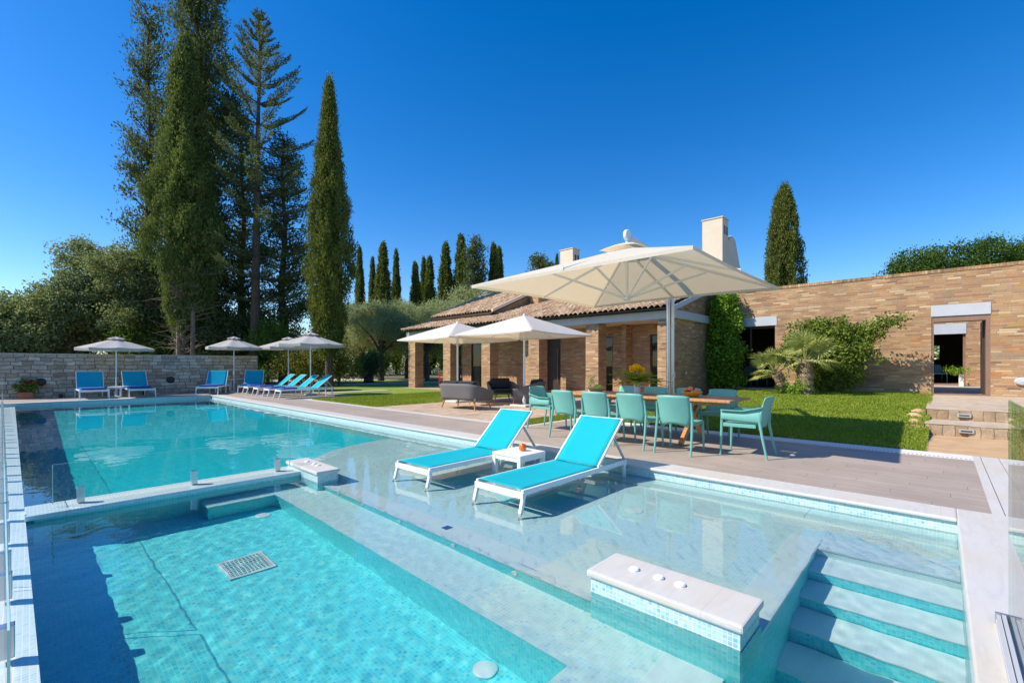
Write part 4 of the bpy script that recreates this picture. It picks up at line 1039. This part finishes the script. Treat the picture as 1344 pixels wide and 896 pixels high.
hp_('passage_roof', [(18.96, 22.5, -3, 3.2, 3.3, 3.42)], 'dark_room', root=wing)
m = MB(); m.X = Matrix.Translation((18.47, -1.63, .83)); m.X = m.X @ Matrix.Rotation(-math.pi / 2, 4, 'Y') @ Matrix.Scale(1.5, 4, (0, 1, 0)); m.lathe([(0, -.03), (.11, -.03), (.115, .02), (.09, .06), (0, .075)], 20); m.build('wall_lamp', M['beam_grey'], wing, True)
hp_('wall_light_box', [(18.38, 18.5, 2.28, 2.62, 1.48, 1.63)], 'beam_grey', .01, root=wing)
# building across the courtyard
cb2 = thing('courtyard_building', 'brick building seen through the open doorway with grey lintel and dining room', 'building', (27.6, 0, 0))
hp_('wall', wall_x(27.4, 27.8, -4, 4, .3, 4.0, [(-.78, .55, .45, 3.05)]), 'brick', root=cb2)
hp_('lintel', [(27.38, 27.6, -.8, .56, 2.62, 3.06)], 'beam_grey', root=cb2)
hp_('door_frame', [(27.5, 27.75, .43, .52, .45, 2.62), (27.5, 27.75, -.78, -.70, .45, 2.62), (27.38, 27.8, -.78, .55, .396, .46)], 'brown_frame', root=cb2)
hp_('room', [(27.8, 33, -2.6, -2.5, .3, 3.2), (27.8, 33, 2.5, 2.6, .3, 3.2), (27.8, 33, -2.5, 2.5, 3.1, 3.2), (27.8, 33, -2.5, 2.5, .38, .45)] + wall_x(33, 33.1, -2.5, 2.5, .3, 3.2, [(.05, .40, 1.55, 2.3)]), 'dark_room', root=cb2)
o = dup(cb); place(o, (28.6, .1, .45), R(200), 'pale teal chair inside the room across the courtyard')
o.pop('group', None) if hasattr(o, 'pop') else None
o = dup(cb); X, Y = at(1006, 19.3); place(o, (X, Y, .40), R(150), 'teal chair in the dark room behind the window'); 
o = dup(cb); X, Y = at(985, 19.8); place(o, (X, Y, .40), R(20), 'teal chair in the dark room, left beside the other one');
wt = thing('white_planter', 'tall white planter with a bright green plant by the far doorway', 'planter', (26.5, -.62, .395))
wt.scale = (.8, .62, .8)
m = lmb(); m.box(-.12, .12, -.12, .12, 0, .62, .01); m.build('pot', M['ceramic'], wt)
c = g.normal(size=(40, 3)) * (.16, .26, .09) + (0, .2, .8); C, D = clump(c, .07, 14, upw=.5); leaf_mesh('leaves', C, D, .16, .04, M['bright_leaf'], wt)

cs_ = g.normal(size=(120, 3)) * (.3, .7, .8) + (0, 0, 1.6); C, D = clump(cs_, .12, 20); gs_ = thing('courtyard_shrub', 'sunlit green shrub seen through the small back window of the far room', 'shrub', (34.6, .3, .3)); leaf_mesh('foliage', C, D, .14, .08, M['bright_leaf'], gs_)
m = lmb(); m.tube([(0, 0, -.3), (0, 0, 1.6)], .04, 6); m.build('stem', M['bark'], gs_)
# stone steps up to the doorway
stp = thing('stone_steps', 'two broad sandstone steps and landing leading up to the doorway', 'steps', (14, -1, 0))
def rough_box(x0, x1, y0, y1, z0, z1, parent, name, mat):
    m = MB(); n = 26
    top = [[(x, y0 + (y1 - y0) * j / n + (.03 * math.sin(j * 2.2 + x) if 0 else 0), z1 + .004 * math.sin(j + x * 3)) for j in range(n + 1)] for x in (x0, x1)]
    e = [(.025 * math.sin(j * 1.7) + .02 * math.sin(j * 3.9)) for j in range(n + 1)]
    top[0] = [(p[0] + e[j], p[1], p[2]) for j, p in enumerate(top[0])]
    face_ = [[(p[0] + .012 * math.sin(j * 5.1), p[1], z1 - (z1 - z0) * k / 4 - (0)) for j, p in enumerate(top[0])] for k in range(5)]
    m.grid(face_); o = m.build(name + '_face', M['rough_stone'], parent, True)
    m = MB(); m.grid(top); m.quad((x0, y1, z1), (x1, y1, z1), (x1, y1, z0), (x0, y1, z0)); t_ = m.build(name, M[mat], parent)
    return t_
rough_box(11.3, 12.5, -4.5, .22, 0, .20, stp, 'step', 'step_stone')
rough_box(12.38, 18.5, -4.5, .22, .19, .395, stp, 'landing', 'step_stone')
for (x, z, y) in ((11.29, .11, -.33), (12.36, .30, -.33)):
    m = MB(); m.box(x - .02, x + .015, y - .1, y + .1, z - .035, z + .035, .005); l_ = m.build('step_light', M['grey_metal'], stp)
    m = MB(); m.box(x - .026, x - .021, y - .07, y + .07, z - .01, z + .01); m.build('light_slot', M['black'], l_)
for i, (x, y, z, r_) in enumerate(((11.35, .34, .05, .16), (11.8, .38, .12, .15), (12.3, .36, .18, .17), (12.75, .33, .27, .13), (11.55, .5, .02, .1))):
    m = MB(); bm = bmesh.new(); bmesh.ops.create_icosphere(bm, subdivisions=2, radius=r_)
    for v in bm.verts: v.co *= 1 + .18 * math.sin(v.co.x * 17 + i * 2) * math.sin(v.co.y * 15 + i + v.co.z * 9); v.co.z *= .7
    m.add([v.co + Vector((x, y, z)) for v in bm.verts], [[v.index for v in f.verts] for f in bm.faces]); bm.free(); m.build('edge_stone', M['sand'], stp)

# ================================================================== STONE WALL at the far end
sw = thing('stone_wall', 'coursed rubble stone wall behind the far end of the pool', 'wall', (3.5, 25, 0))
p0, p1 = Vector((-.85, 25.25, 0)), Vector((7.75, 24.55, 0)); dirw = (p1 - p0).normalized()
m = MB(); m.bar(p0 + Vector((0, .2, .83)), p1 + Vector((0, .2, .83)), .4, 1.7); m.build('wall', M['stone'], sw)
m = MB(); m.bar(p0 + Vector((0, .2, 1.70)), p1 + Vector((0, .2, 1.70)), .43, .04); m.build('capping', M['step_stone'], sw)
def onwall(px, d, z): X, Y = at(px, d); f = (X - p0.x) / (p1.x - p0.x); return Vector((X, p0.y + (p1.y - p0.y) * f - .01, z))
for (px, z) in ((53.5, .62), (229, .62)):
    q = onwall(px, 17.6 if px < 100 else 19.6, z); m = MB(); m.X = Matrix.Translation(q) @ Matrix.Rotation(math.pi / 2, 4, 'X'); m.lathe([(0, 0), (.15, 0), (.15, .03), (.10, .06), (0, .065)], 22); o = m.build('round_wall_light', M['black'], sw, True)
for (px) in (80, 204):
    q = onwall(px, 17.7, 0); m = MB(); m.X = Matrix.Translation(q + Vector((0, -.1, 0))); m.box(-.06, .06, -.05, .05, 0, .02); m.box(-.055, .055, -.04, .04, .02, .15, .01)
    o = m.build('ground_spotlight', M['black'], None); tag(o, 'small black ground spotlight at the foot of the stone wall, ' + ('near the geranium' if px < 100 else 'right of the second lounger'), 'spotlight', 'ground spotlights')
fpx, fpy = at(34, 17.1); gp = thing('geranium_pot', 'terracotta planter with red geranium in front of the stone wall', 'potted plant', (fpx, fpy, 0))
m = lmb(); m.box(-.19, .19, -.15, .15, 0, .25, .015); m.build('pot', M['terracotta'], gp)
c = g.normal(size=(40, 3)) * (.17, .15, .11) + (0, 0, .45); C, D = clump(c, .05, 20, upw=.3); leaf_mesh('leaves', C, D, .07, .05, M['broad_leaf'], gp)
for (x, y, z) in ((.2, -.15, .6), (.26, -.1, .55), (-.05, -.2, .58), (.1, 0, .64)):
    c = g.normal(size=(30, 3)) * .03 + (x, y, z); leaf_mesh('flower_head', c, g.normal(size=(30, 3)), .045, .035, M['red'], gp)

# ================================================================== PLANTS BY THE HOUSE
def lz(x, y): return lawn_z(x, y)
# climbing vine at the wall corner
vx, vy = 18.15, 5.95; vine = thing('climbing_vine', 'tall climbing vine with glossy green leaves at the corner of the brick house', 'plant', (vx, vy, .2))
cs = []
for i in range(430):
    z = g.random() ** .8 * 3.3 + .35; w = .66 * (1 - .30 * abs(z - 1.9) / 2) * (1 - .10 * z) * (1 + .30 * math.sin(z * 5) + .12 * math.sin(z * 13)); a = g.uniform(0, 6.28); r_ = g.random() ** .5
    cs.append((-.12 + .42 * r_ * math.cos(a) * .8, .05 + (w + .1) * r_ * math.sin(a), z))
C, D = clump(np.array(cs), .10, 44, up=(-.5, 0, -.2), upw=.6, rw=.8); L = rng.uniform(.07, .14, len(C)); leaf_mesh('foliage', C, D, L, L * .6, M['vine_leaf'], vine)
m = lmb()
for k in range(5): m.tube([(.1 * math.sin(k * 2), -.4 + .2 * k, -.05), (.1, -.45 + .22 * k, .5), (.12 * math.cos(k), -.2 + .15 * k, 1.3), (.1, -.15 + .1 * k, 2.6)], [.03, .025, .02, .01], 6)
m.build('stems', M['pale_bark'], vine, True)
# bush against the wall
bX, bY = at(1112, 15.1); bush = thing('flowering_bush', 'sprawling green bush with long bare-tipped shoots against the brick wall', 'bush', (17.6, 2.5, .36))
cs = []
for i in range(760):
    q = g.normal(size=3); q /= np.linalg.norm(q); r_ = g.random() ** .45
    cs.append((-.1 + q[0] * .6 * r_, .1 + q[1] * 1.12 * r_ * (1 + .2 * math.sin(q[2] * 5)), 1.2 + q[2] * 1.15 * r_))
for k in range(44):   # arching shoots
    a = g.uniform(-1, 1); base = np.array((-.1, a * .7, 1.2 + g.random() * .9)); dr = np.array((g.uniform(-.3, .1), a * 1.15 + g.uniform(-.25, .25) - .05, g.uniform(.15, 1.0))); Lh = g.uniform(.5, 1.0)
    for j in range(9): f = j / 8; cs.append(base + dr * Lh * f + np.array((0, 0, -.35 * f * f)))
C, D = clump(np.array(cs), (.085, .085, .085), 21, up=(-.3, 0, .1), upw=.5, rw=.8); L = rng.uniform(.06, .12, len(C)); leaf_mesh('foliage', C, D, L, L * .6, M['bush_leaf'], bush)
m = lmb()
for k in range(9): a = k * .7; m.tube([(.05 * math.cos(a), .15 * math.sin(a), -.05), (.0, .5 * math.sin(a) , .8), (-.1, 1.0 * math.sin(a), 1.8)], [.03, .02, .008], 6)
m.build('stems', M['pale_bark'], bush, True)
# fan palms
def fan_palm(x, y, z, h, tr, nf, fl_, lab, seed, lean=(0, 0), name='fan_palm'):
    t = thing(name, lab, 'palm', (x, y, z), 0, 'fan palms on the lawn'); g2 = np.random.default_rng(seed)
    m = lmb(); n = 14
    m.tube([(lean[0] * (i / n), lean[1] * (i / n), h * i / n - .05) for i in range(n + 1)], [tr * (1 + .10 * math.sin(i * 2.6)) * (1.15 - .2 * i / n) for i in range(n + 1)], 12)
    m.build('trunk', M['palm_bark'], t, True)
    C = []; D = []
    for i in range(500):
        f = g2.random(); a = g2.random() * 6.28; r_ = tr * 1.02; C.append((lean[0] * f + r_ * math.cos(a), lean[1] * f + r_ * math.sin(a), h * f)); D.append((math.cos(a) * .8, math.sin(a) * .8, 1))
    leaf_mesh('trunk_fibres', np.array(C), np.array(D), .11, .035, M['twig'], t)
    top = Vector((lean[0], lean[1], h - .05))
    for k in range(nf):
        a = k * 2.4 + g2.random() * .4; el = R(g2.uniform(-5, 78)); pl = fl_ * g2.uniform(.55, .8)
        dr = Vector((math.cos(a) * math.cos(el), math.sin(a) * math.cos(el), math.sin(el)))
        m = lmb(); e_ = top + dr * pl + Vector((0, 0, -.08 * pl)); m.tube([top, top + dr * pl * .5, e_], [.014, .01, .008], 5)
        sd = dr.cross(Vector((0, 0, 1))); sd = sd.normalized() if sd.length > .05 else Vector((1, 0, 0)); nn = sd.cross(dr)
        tilt = R(g2.uniform(-25, 25)); sd = (sd * math.cos(tilt) + nn * math.sin(tilt)); nn = sd.cross(dr)
        nb = 24
        for b_ in range(nb):
            th = R(-112 + 224 * b_ / (nb - 1)); L = fl_ * .66 * (1 - .28 * abs(th) / 2) * g2.uniform(.88, 1.05)
            dv = dr * math.cos(th) + sd * math.sin(th); sv = (dr * -math.sin(th) + sd * math.cos(th)); w = .021 * fl_ / .6
            p1_ = e_ + dv * L * .45 + nn * .015 * (1 if b_ % 2 else -1); p2_ = e_ + dv * L + Vector((0, 0, -.14 * L * (1 + math.cos(el))))
            m.add([e_, p1_ + sv * w, p2_, p1_ - sv * w], [(0, 1, 2, 3)])
        m.build('frond', M['palm_leaf'], t)
    return t
x1_, y1_ = at(1057, 13.6); fan_palm(x1_, y1_, lawn_z(x1_, y1_), 1.10, .19, 22, .84, 'larger fan palm with thick shaggy trunk in front of the brick wall', 2)
x2_, y2_ = at(1036, 14.1); fan_palm(x2_, y2_, lawn_z(x2_, y2_), .68, .13, 15, .80, 'smaller leaning fan palm left of the thick trunk', 5, (-.12, .35))
# low sprout at palm foot
o = leaf_mesh('ground_shrub', *(lambda cd: (cd[0] + np.array((x1_ - .1, y1_ + .2, .55)), cd[1]))(clump(g.normal(size=(40, 3)) * (.15, .2, .18), .06, 16, upw=.4)), .1, .05, M['bright_leaf']); tag(o, 'small bright green shrub between the two palm trunks', 'shrub')

# ================================================================== TREES
cypress(432, 26.5, 17.6, 1.32, 'tall slender cypress with bare trunk foot at the right of the big conifers', z0=2.0, nclump=1500, per=58, ls=.14, seed=4, lumpy=.2, top=.92, bot=.33)
cypress(243, 27.5, 20.8, 1.75, 'broad light green cypress with dead twigs low down, in front of the dark conifer', z0=3.6, nclump=1700, per=60, ls=.16, seed=8, lumpy=.34, top=.72, bot=.30, mat='light_cypress')
for i, (px, hpix, rad, d) in enumerate(((472, 327, .95, 62), (489, 341, .9, 64), (503, 322, 1.5, 60), (520, 331, .95, 62), (545, 347, 1.2, 63), (556, 341, 1.0, 66), (564, 340, 1.3, 62), (585, 322, 1.5, 60), (605, 312, 1.55, 60), (648, 323, 1.25, 58), (655, 328, 1.2, 60), (731, 337, .7, 66))):
    h = (HOR - hpix) / FPX * d + CAMZ
    if i == 0:
        base_c = cypress(px, d, h, rad, 'x', z0=1.0, nclump=800, per=26, ls=.26, seed=20, lumpy=.18, top=.85, bot=.3, group='distant cypresses beyond the olive trees'); bh, br = h, rad; o = base_c
    else:
        o = dup(base_c); X, Y = at(px, d); o.location = (X, Y, 0); o.rotation_euler = (0, 0, i * 1.3); o.scale = (rad / br, rad / br, h / bh)
    o['label'] = ['slim distant cypress, leftmost of the row beyond the olive trees', 'short distant cypress just left of the broad tall one', 'broad tall distant cypress, third from the left', 'slim distant cypress fourth from the left, right of a broad one', 'low distant cypress at the left of the middle trio', 'narrow distant cypress in the middle of the middle trio', 'distant cypress at the right of the middle trio', 'pointed distant cypress left of the tallest one', 'tallest distant cypress, beside the ragged pine', 'left one of the twin distant cypresses by the umbrella tip', 'right one of the twin distant cypresses by the umbrella tip', 'tiny distant cypress tip beside the far chimney'][i]
cypress(1029, 33, (HOR - 249) / FPX * 33 + CAMZ, 1.28, 'stout cypress rising behind the brick wall right of the large umbrella', z0=1.5, nclump=1300, per=50, ls=.16, seed=31, lumpy=.12, top=.5, bot=.45)

# ragged dark conifers: limbs carrying clumps
def conifer(px, d, h, spread_, label, mat, zlow=3., nl=90, seed=1, per=30, ls=.16, asc=.9, name='conifer_tree', side=None, trunk_r=.35, droop=.15, cl=.26, prof=None, zb=0., trunk_mat='bark'):
    X, Y = at(px, d); t = thing(name, label, 'conifer', (X, Y, zb), 0); g2 = np.random.default_rng(seed); cs = []; outs = []; m = lmb()
    n = 12; m.tube([(.1 * math.sin(i), .1 * math.cos(i * 1.3), h * .97 * i / n) for i in range(n + 1)], [trunk_r * (1.05 - i / n) + .03 for i in range(n + 1)], 9)
    for k in range(nl):
        f = (k + g2.random()) / nl; z = zlow + (h - zlow) * f; a = g2.random() * 6.28 if side is None else g2.choice(side) + g2.normal() * .5
        pr = prof(f) if prof else ((1 - f) ** .7 * min(1, .45 + 2.2 * f)); Lb = spread_ * pr * g2.uniform(.55, 1.1) + .3
        dr = np.array((math.cos(a), math.sin(a), asc * g2.uniform(.6, 1.3))); dr /= np.linalg.norm(dr)
        pts = [np.array((0, 0, z)) + dr * Lb * s_ + np.array((0, 0, -droop * Lb * s_ * s_)) for s_ in (0, .35, .7, 1)]
        m.tube([tuple(p) for p in pts], [.06 + .02 * Lb / 3, .045, .025, .01], 5, False)
        nn_ = max(4, int(Lb * 4.0))
        for j in range(nn_):
            s_ = .25 + .8 * (j + g2.random()) / nn_; p = np.array((0, 0, z)) + dr * Lb * s_ + np.array((0, 0, -droop * Lb * s_ * s_)) + g2.normal(size=3) * (.28 * (1.2 - s_ * .6)) * (1, 1, .7)
            cs.append(p); outs.append(dr)
    C, D = clump(np.array(cs), cl * .75, per, upw=.35, out=np.array(outs), outw=.9, rw=.55); L = ls * rng.uniform(.6, 1.4, len(C)); leaf_mesh('crown', C, D, L, L * .4, M[mat], t)
    m.build('trunk', M[trunk_mat], t, True); return t
conifer(262, 30, 27.5, 4.6, 'huge ragged dark conifer whose top leaves the picture', 'dark_conifer', 3., 150, 3, 34, .2, 1.25, trunk_r=.45, prof=lambda f: min(1, .62 + f * .9) * (1 - f) ** .35, cl=.34)
conifer(196, 31, 25.2, 3.2, 'dark conifer with ragged side limbs at the left of the group', 'dark_conifer', 2.5, 80, 9, 32, .2, 1.5, trunk_r=.3, prof=lambda f: (.75 if f < .6 else .62) * (1 - f) ** .2, cl=.32)
conifer(372, 31, 16.8, 3.0, 'dark pine with tufted branches behind the tall slender cypress', 'dark_conifer', 2.5, 110, 14, 32, .18, .45, trunk_r=.28, prof=lambda f: .9 * (1 - f) ** .5, cl=.3)
conifer(318, 33, 19, 3.0, 'dark spreading conifer filling the gap behind the trunk of the tiered pine', 'dark_conifer', 2.5, 100, 17, 30, .2, .5, trunk_r=.3, prof=lambda f: .95 * (1 - f) ** .6, cl=.32)
conifer(623, 58, (HOR - 318) / FPX * 58 + CAMZ, 3.2, 'ragged distant pine between the tallest cypress and the twin cypresses', 'dark_conifer', 4, 70, 22, 20, .34, .8, trunk_r=.3, prof=lambda f: .8 * (1 - f) ** .35, cl=.42, name='pine_tree')
conifer(712, 60, (HOR - 340) / FPX * 60 + CAMZ, 3.4, 'rounded distant pine top above the roof left of the far chimney', 'dark_conifer', 9, 60, 24, 18, .34, .4, trunk_r=.3, prof=lambda f: .8 * (1 - f) ** .3, cl=.42, name='pine_tree')

# dead twigs at the foot of the broad cypress
X, Y = at(243, 27.0); tw = MB()
g3 = np.random.default_rng(40)
for k in range(150):
    z = g3.uniform(1.9, 7.0); a = g3.random() * 6.28; L = g3.uniform(.8, 2.0); p = Vector((X, Y, z)); dr = Vector((math.cos(a), math.sin(a), g3.uniform(-.1, .5)))
    pts = [p]; 
    for j in range(4): pts.append(pts[-1] + dr * L / 4 + Vector(g3.normal(size=3) * .07))
    tw.tube(pts, [.03, .022, .016, .012, .006], 4, False)
    for j in (1, 2, 3): tw.tube([pts[j], pts[j] + Vector(g3.normal(size=3) * .3)], [.012, .004], 3, False)
for q in (-.25, .3): tw.tube([(X + q, Y - q, 0), (X + q * 1.1, Y - q, 3), (X + q, Y - q * .5, 7)], [.15, .13, .1], 8, False)
root_c = [o for o in bpy.data.objects if o.get('label', '').startswith('broad light green cypress')][0]
tw.X = Matrix.Identity(4)
rz_ = root_c.rotation_euler.z; root_c.rotation_euler.z = 0
tw.build('dead_twigs', M['twig'], root_c)

# tiered Norfolk pine
X, Y = at(341, 28.5); npn = thing('norfolk_pine', 'tall tiered Norfolk pine with flat sprays and visible sky between whorls', 'pine', (X, Y, 0))
HP = (HOR - 22) / FPX * 28.5 + CAMZ; m = lmb(); m.tube([(0 - .25 * (1 - i / 12), .25 * (1 - i / 12), HP * i / 12) for i in range(13)], [.28 * (1.02 - i / 12) + .03 for i in range(13)], 10); m.build('trunk', M['bark'], npn, True)
C = []; D = []; Ls = []; br = lmb(); g4 = np.random.default_rng(5)
z = HP - .15; lev = 0
while z > HP * .22:
    f = (HP - z) / HP; Lb = min(3.3, .40 + 10.5 * f) * (1 if f < .35 else .85); nb = 5 if lev < 2 else 6; ph = g4.random() * 6.28
    asc = .55 if f < .3 else .15
    for k in range(nb):
        if f > .45 and g4.random() < .35: continue
        a = ph + k * 2 * math.pi / nb + g4.normal() * .1; L = Lb * g4.uniform(.8, 1.08); dr = np.array((math.cos(a), math.sin(a), asc)); dr /= np.linalg.norm(dr); sd = np.array((-math.sin(a), math.cos(a), 0))
        base = np.array((0, 0, z)); curve = lambda s_: base + dr * L * s_ + np.array((0, 0, -.10 * L * math.sin(s_ * 3.14) + .12 * L * s_ * s_))
        br.tube([tuple(curve(s_)) for s_ in (0, .33, .66, 1)], [.05, .035, .022, .01], 5, False)
        ns = max(4, int(L * 7))
        for j in range(ns):
            s_ = .2 + .8 * j / ns; p = curve(s_); Lt = (.18 + .55 * L / 3 * (1 - abs(s_ - .6))) * g4.uniform(.8, 1.1)
            for q in (-1, 1):
                tdir = sd * q * .75 + dr * .75 + np.array((0, 0, .35)); tdir /= np.linalg.norm(tdir)
                for w in range(9):
                    C.append(p + tdir * Lt * (w + .5) / 9 + g4.normal(size=3) * .02); D.append(tdir + g4.normal(size=3) * .5); Ls.append(.19)
        for w in range(10): C.append(curve(.9 + .12 * w / 10)); D.append(dr + g4.normal(size=3) * .5); Ls.append(.14)
    z -= .62 + .75 * min(1, f * 4); lev += 1
br.build('branches', M['bark'], npn, True); leaf_mesh('crown', np.array(C), np.array(D), np.array(Ls), np.array(Ls) * .30, M['araucaria'], npn)

# olive trees (middle distance)
def blobs(n, W, H, z0, s, seed, dep=None):
    g5 = np.random.default_rng(seed); out = []
    for i in range(n):
        a = i * 2.4 + g5.random(); r_ = math.sqrt(g5.random()) * W * .62
        out.append((r_ * math.cos(a), r_ * math.sin(a), z0 + (H - z0) * (.25 + .55 * g5.random()) * (1 - .25 * r_ / W), s * g5.uniform(.75, 1.2), s * g5.uniform(.75, 1.2), s * g5.uniform(.6, .95)))
    return out
ol = blob_tree(500, 37, 6.6, blobs(17, 4.6, 7.4, 1.2, 1.05, 1), 'olive tree with soft grey green crown left of the dark hollow, beyond the lawn', 'olive_leaf', per=64, dens=3.6, ls=.15, lw=.4, spread=.23, group='olive trees beyond the lawn')
ol2 = blob_tree(560, 38, 7.3, blobs(17, 4.4, 8.2, 1.3, 1.1, 2), 'olive tree in the centre of the grove behind the porch pillars', 'olive_leaf', per=64, dens=3.6, ls=.15, lw=.4, spread=.23, group='olive trees beyond the lawn')
for i, (px, d, s_, rz_, src, lab) in enumerate(((600, 41, 1.12, 2., ol, 'olive tree behind the low tiled roof, right of the centre one'), (640, 46, 1.35, .7, ol2, 'taller olive tree above the roof, left of the umbrella tip'), (535, 44, 1.15, 4., ol, 'olive tree at the back between the two nearest olives'), (475, 42, 1.05, 1.1, ol2, 'olive tree close to the slender cypress at the left of the grove'), (690, 50, 1.3, 3.3, ol, 'olive tree rising just above the roof beyond the umbrella edge'))):
    o = dup(src); X, Y = at(px, d); o.location = (X, Y, 0); o.rotation_euler = (0, 0, rz_); o.scale = (s_, s_, s_ * .98); o['label'] = lab
blob_tree(484, 33.5, 3.0, blobs(5, 1.1, 2.6, .3, .7, 5), 'dark rounded tree in front of the olives with a low crown', 'dark_conifer', per=28, dens=6, ls=.15, lw=.5, name='holm_oak', tr=.3)
# shrubs right of the stone wall
blob_tree(395, 27.5, 2.9, blobs(9, 1.7, 2.7, .1, .8, 7), 'yellowing leafy shrub behind the row of four loungers', 'yellow_leaf', per=22, dens=7, ls=.11, lw=.6, name='garden_shrub', cat='shrub', tr=.06, spread=.18)
blob_tree(445, 28, 3.0, blobs(8, 1.4, 2.7, .1, .75, 8), 'yellow green shrub at the foot of the slender cypress', 'yellow_leaf', per=20, dens=6, ls=.11, lw=.6, name='garden_shrub', cat='shrub', tr=.06, spread=.18)
blob_tree(352, 29, 4.2, blobs(10, 1.7, 4.6, .2, .9, 9), 'bright leafy young tree between the conifer trunks', 'broad_leaf', per=22, dens=6, ls=.13, lw=.6, name='young_tree', tr=.08, spread=.2)
blob_tree(340, 27.2, 1.6, blobs(5, .9, 1.3, .05, .5, 19), 'small bright green shrub at the right end of the stone wall', 'bright_leaf', per=18, dens=8, ls=.1, lw=.6, name='garden_shrub', cat='shrub', tr=.04, spread=.12)
for i, (px, d, H, W, mat, lab) in enumerate(((-10, 30, 7.4, 3.2, 'silver_leaf', 'silvery leafy tree at the left edge of the picture'), (38, 31, 7.6, 3.0, 'silver_leaf', 'low silvery tree behind the left end of the stone wall'), (92, 31, 9.6, 3.4, 'silver_leaf', 'wide silvery green tree behind the left parasol'), (146, 33, 13.2, 3.0, 'silver_leaf', 'tall bushy dark green tree left of the conifers'), (186, 31.5, 12.0, 3.0, 'silver_leaf', 'leafy green tree behind the wall right of the left parasol'), (60, 38, 7.6, 4.0, 'dark_conifer', 'dark tree in the second row behind the silvery ones'), (292, 29.5, 5.2, 2.2, 'dark_conifer', 'dark shrubby tree behind the middle parasol'), (215, 32, 6.0, 3.0, 'broad_leaf', 'shaded leafy tree behind the cypress trunk'))):
    blob_tree(px, d, H, blobs(13, W, H - .6, .6, 1.25, 50 + i), lab, mat, per=44, dens=3.2, ls=.19, lw=.5, spread=.23, name='leafy_tree', trunk_h=H * .3)
# trees at the right behind the wall
blob_tree(1268, 42, 12.2, [(-4.2 + i * .78, 4.0 - i * .82, 9.0 + .13 * i + 1.1 * math.sin(i * 2.1), 1.7 + .4 * math.sin(i * 1.3), 1.7, 1.5 + .35 * math.cos(i * 1.7)) for i in range(14)] + [(-2, 2, 7.6, 3, 3, 1.8), (3, -3, 7.8, 3.4, 3.4, 1.8)], 'broad green tree crown above the brick wall at the right', 'deep_leaf', per=70, dens=2.0, ls=.2, lw=.6, spread=.33, name='broadleaf_tree', tr=.4)
blob_tree(1185, 44, 9, [(0, 0, 8.6, 1.6, 1.6, .9), (-1, 1, 8.2, 1.4, 1.4, .9), (.5, 0, 7, 2, 2, 1.4)], 'low tree top just above the brick wall left of the broad crown', 'deep_leaf', per=24, dens=4, ls=.2, lw=.6, spread=.25, name='broadleaf_tree', tr=.3)
# low dark hedge closing the view behind the lawn
def hedge(name, pts, h, w, mat, lab, n=2600, per=16):
    cs = []
    for i in range(n):
        k = rng.integers(0, len(pts) - 1); f = rng.random(); a, b_ = pts[k], pts[k + 1]
        x, y = a[0] + (b_[0] - a[0]) * f, a[1] + (b_[1] - a[1]) * f
        cs.append((x + rng.normal() * w * .5, y + rng.normal() * w * .5, rng.random() ** .8 * h * (1 + .2 * math.sin(x * 1.3) + .1 * math.sin(x * 3.1))))
    C, D = clump(np.array(cs), .22, per, upw=.3); L = .2 * rng.uniform(.6, 1.3, len(C)); o = leaf_mesh(name, C, D, L, L * .55, M[mat]); return tag(o, lab, 'woodland', kind='stuff')
hedge('distant_woodland', [at(-200, 44), at(150, 46), at(330, 44)], 6.5, 3.5, 'dark_conifer', 'dark wood behind the left group of trees', 3600, 16)
hedge('woodland_edge', [at(330, 44), at(480, 58), at(620, 62), at(760, 60)], 4.2, 3.0, 'broad_leaf', 'low dark undergrowth far behind the olive trees', 3400, 16)

# ================================================================== LIGHT, SKY, CAMERA
sun_dir = Vector((-.84, .66, 1.0)).normalized(); el = math.asin(sun_dir.z)
L = bpy.data.lights.new('sun', 'SUN'); L.energy = 4.7; L.angle = R(.5); L.color = (1, .90, .76); L.cycles.is_caustics_light = True
lo = bpy.data.objects.new('sun', L); COL.objects.link(lo); lo.rotation_euler = sun_dir.to_track_quat('Z', 'Y').to_euler(); lo.location = (-20, 20, 30)
wd = bpy.data.worlds.new('World'); sc.world = wd; wd.use_nodes = True; nt = wd.node_tree
sk = nt.nodes.new('ShaderNodeTexSky'); sk.sky_type = 'NISHITA'; sk.sun_disc = False; sk.sun_elevation = el; sk.sun_rotation = math.atan2(sun_dir.x, sun_dir.y)
sk.altitude = 300; sk.air_density = 1.0; sk.dust_density = .3; sk.ozone_density = 3.0
hs = nt.nodes.new('ShaderNodeHueSaturation'); hs.inputs['Saturation'].default_value = 1.42; hs.inputs['Hue'].default_value = .507; hs.inputs['Value'].default_value = .95
nt.links.new(sk.outputs[0], hs.inputs['Color'])
bg = nt.nodes['Background']; nt.links.new(hs.outputs[0], bg.inputs[0]); bg.inputs[1].default_value = .15
cam = bpy.data.cameras.new('camera'); co = bpy.data.objects.new('camera', cam); COL.objects.link(co); sc.camera = co
cam.sensor_width = 36; cam.lens = FPX / 1344 * 36; cam.shift_y = (HOR - 448) / 1344; cam.clip_start = .05; cam.clip_end = 2000
co.location = (0, 0, CAMZ); co.rotation_euler = (math.pi / 2, 0, -(math.pi / 2 - AL))
sc.render.resolution_x = 1024; sc.render.resolution_y = 682
sc.view_settings.view_transform = 'Standard'; sc.view_settings.look = 'None'; sc.view_settings.exposure = .42; sc.view_settings.gamma = 1
sc.cycles.use_denoising = True; sc.cycles.max_bounces = 8; sc.cycles.transparent_max_bounces = 12; sc.cycles.sample_clamp_indirect = 4
sc.cycles.caustics_refractive = True; sc.cycles.caustics_reflective = False
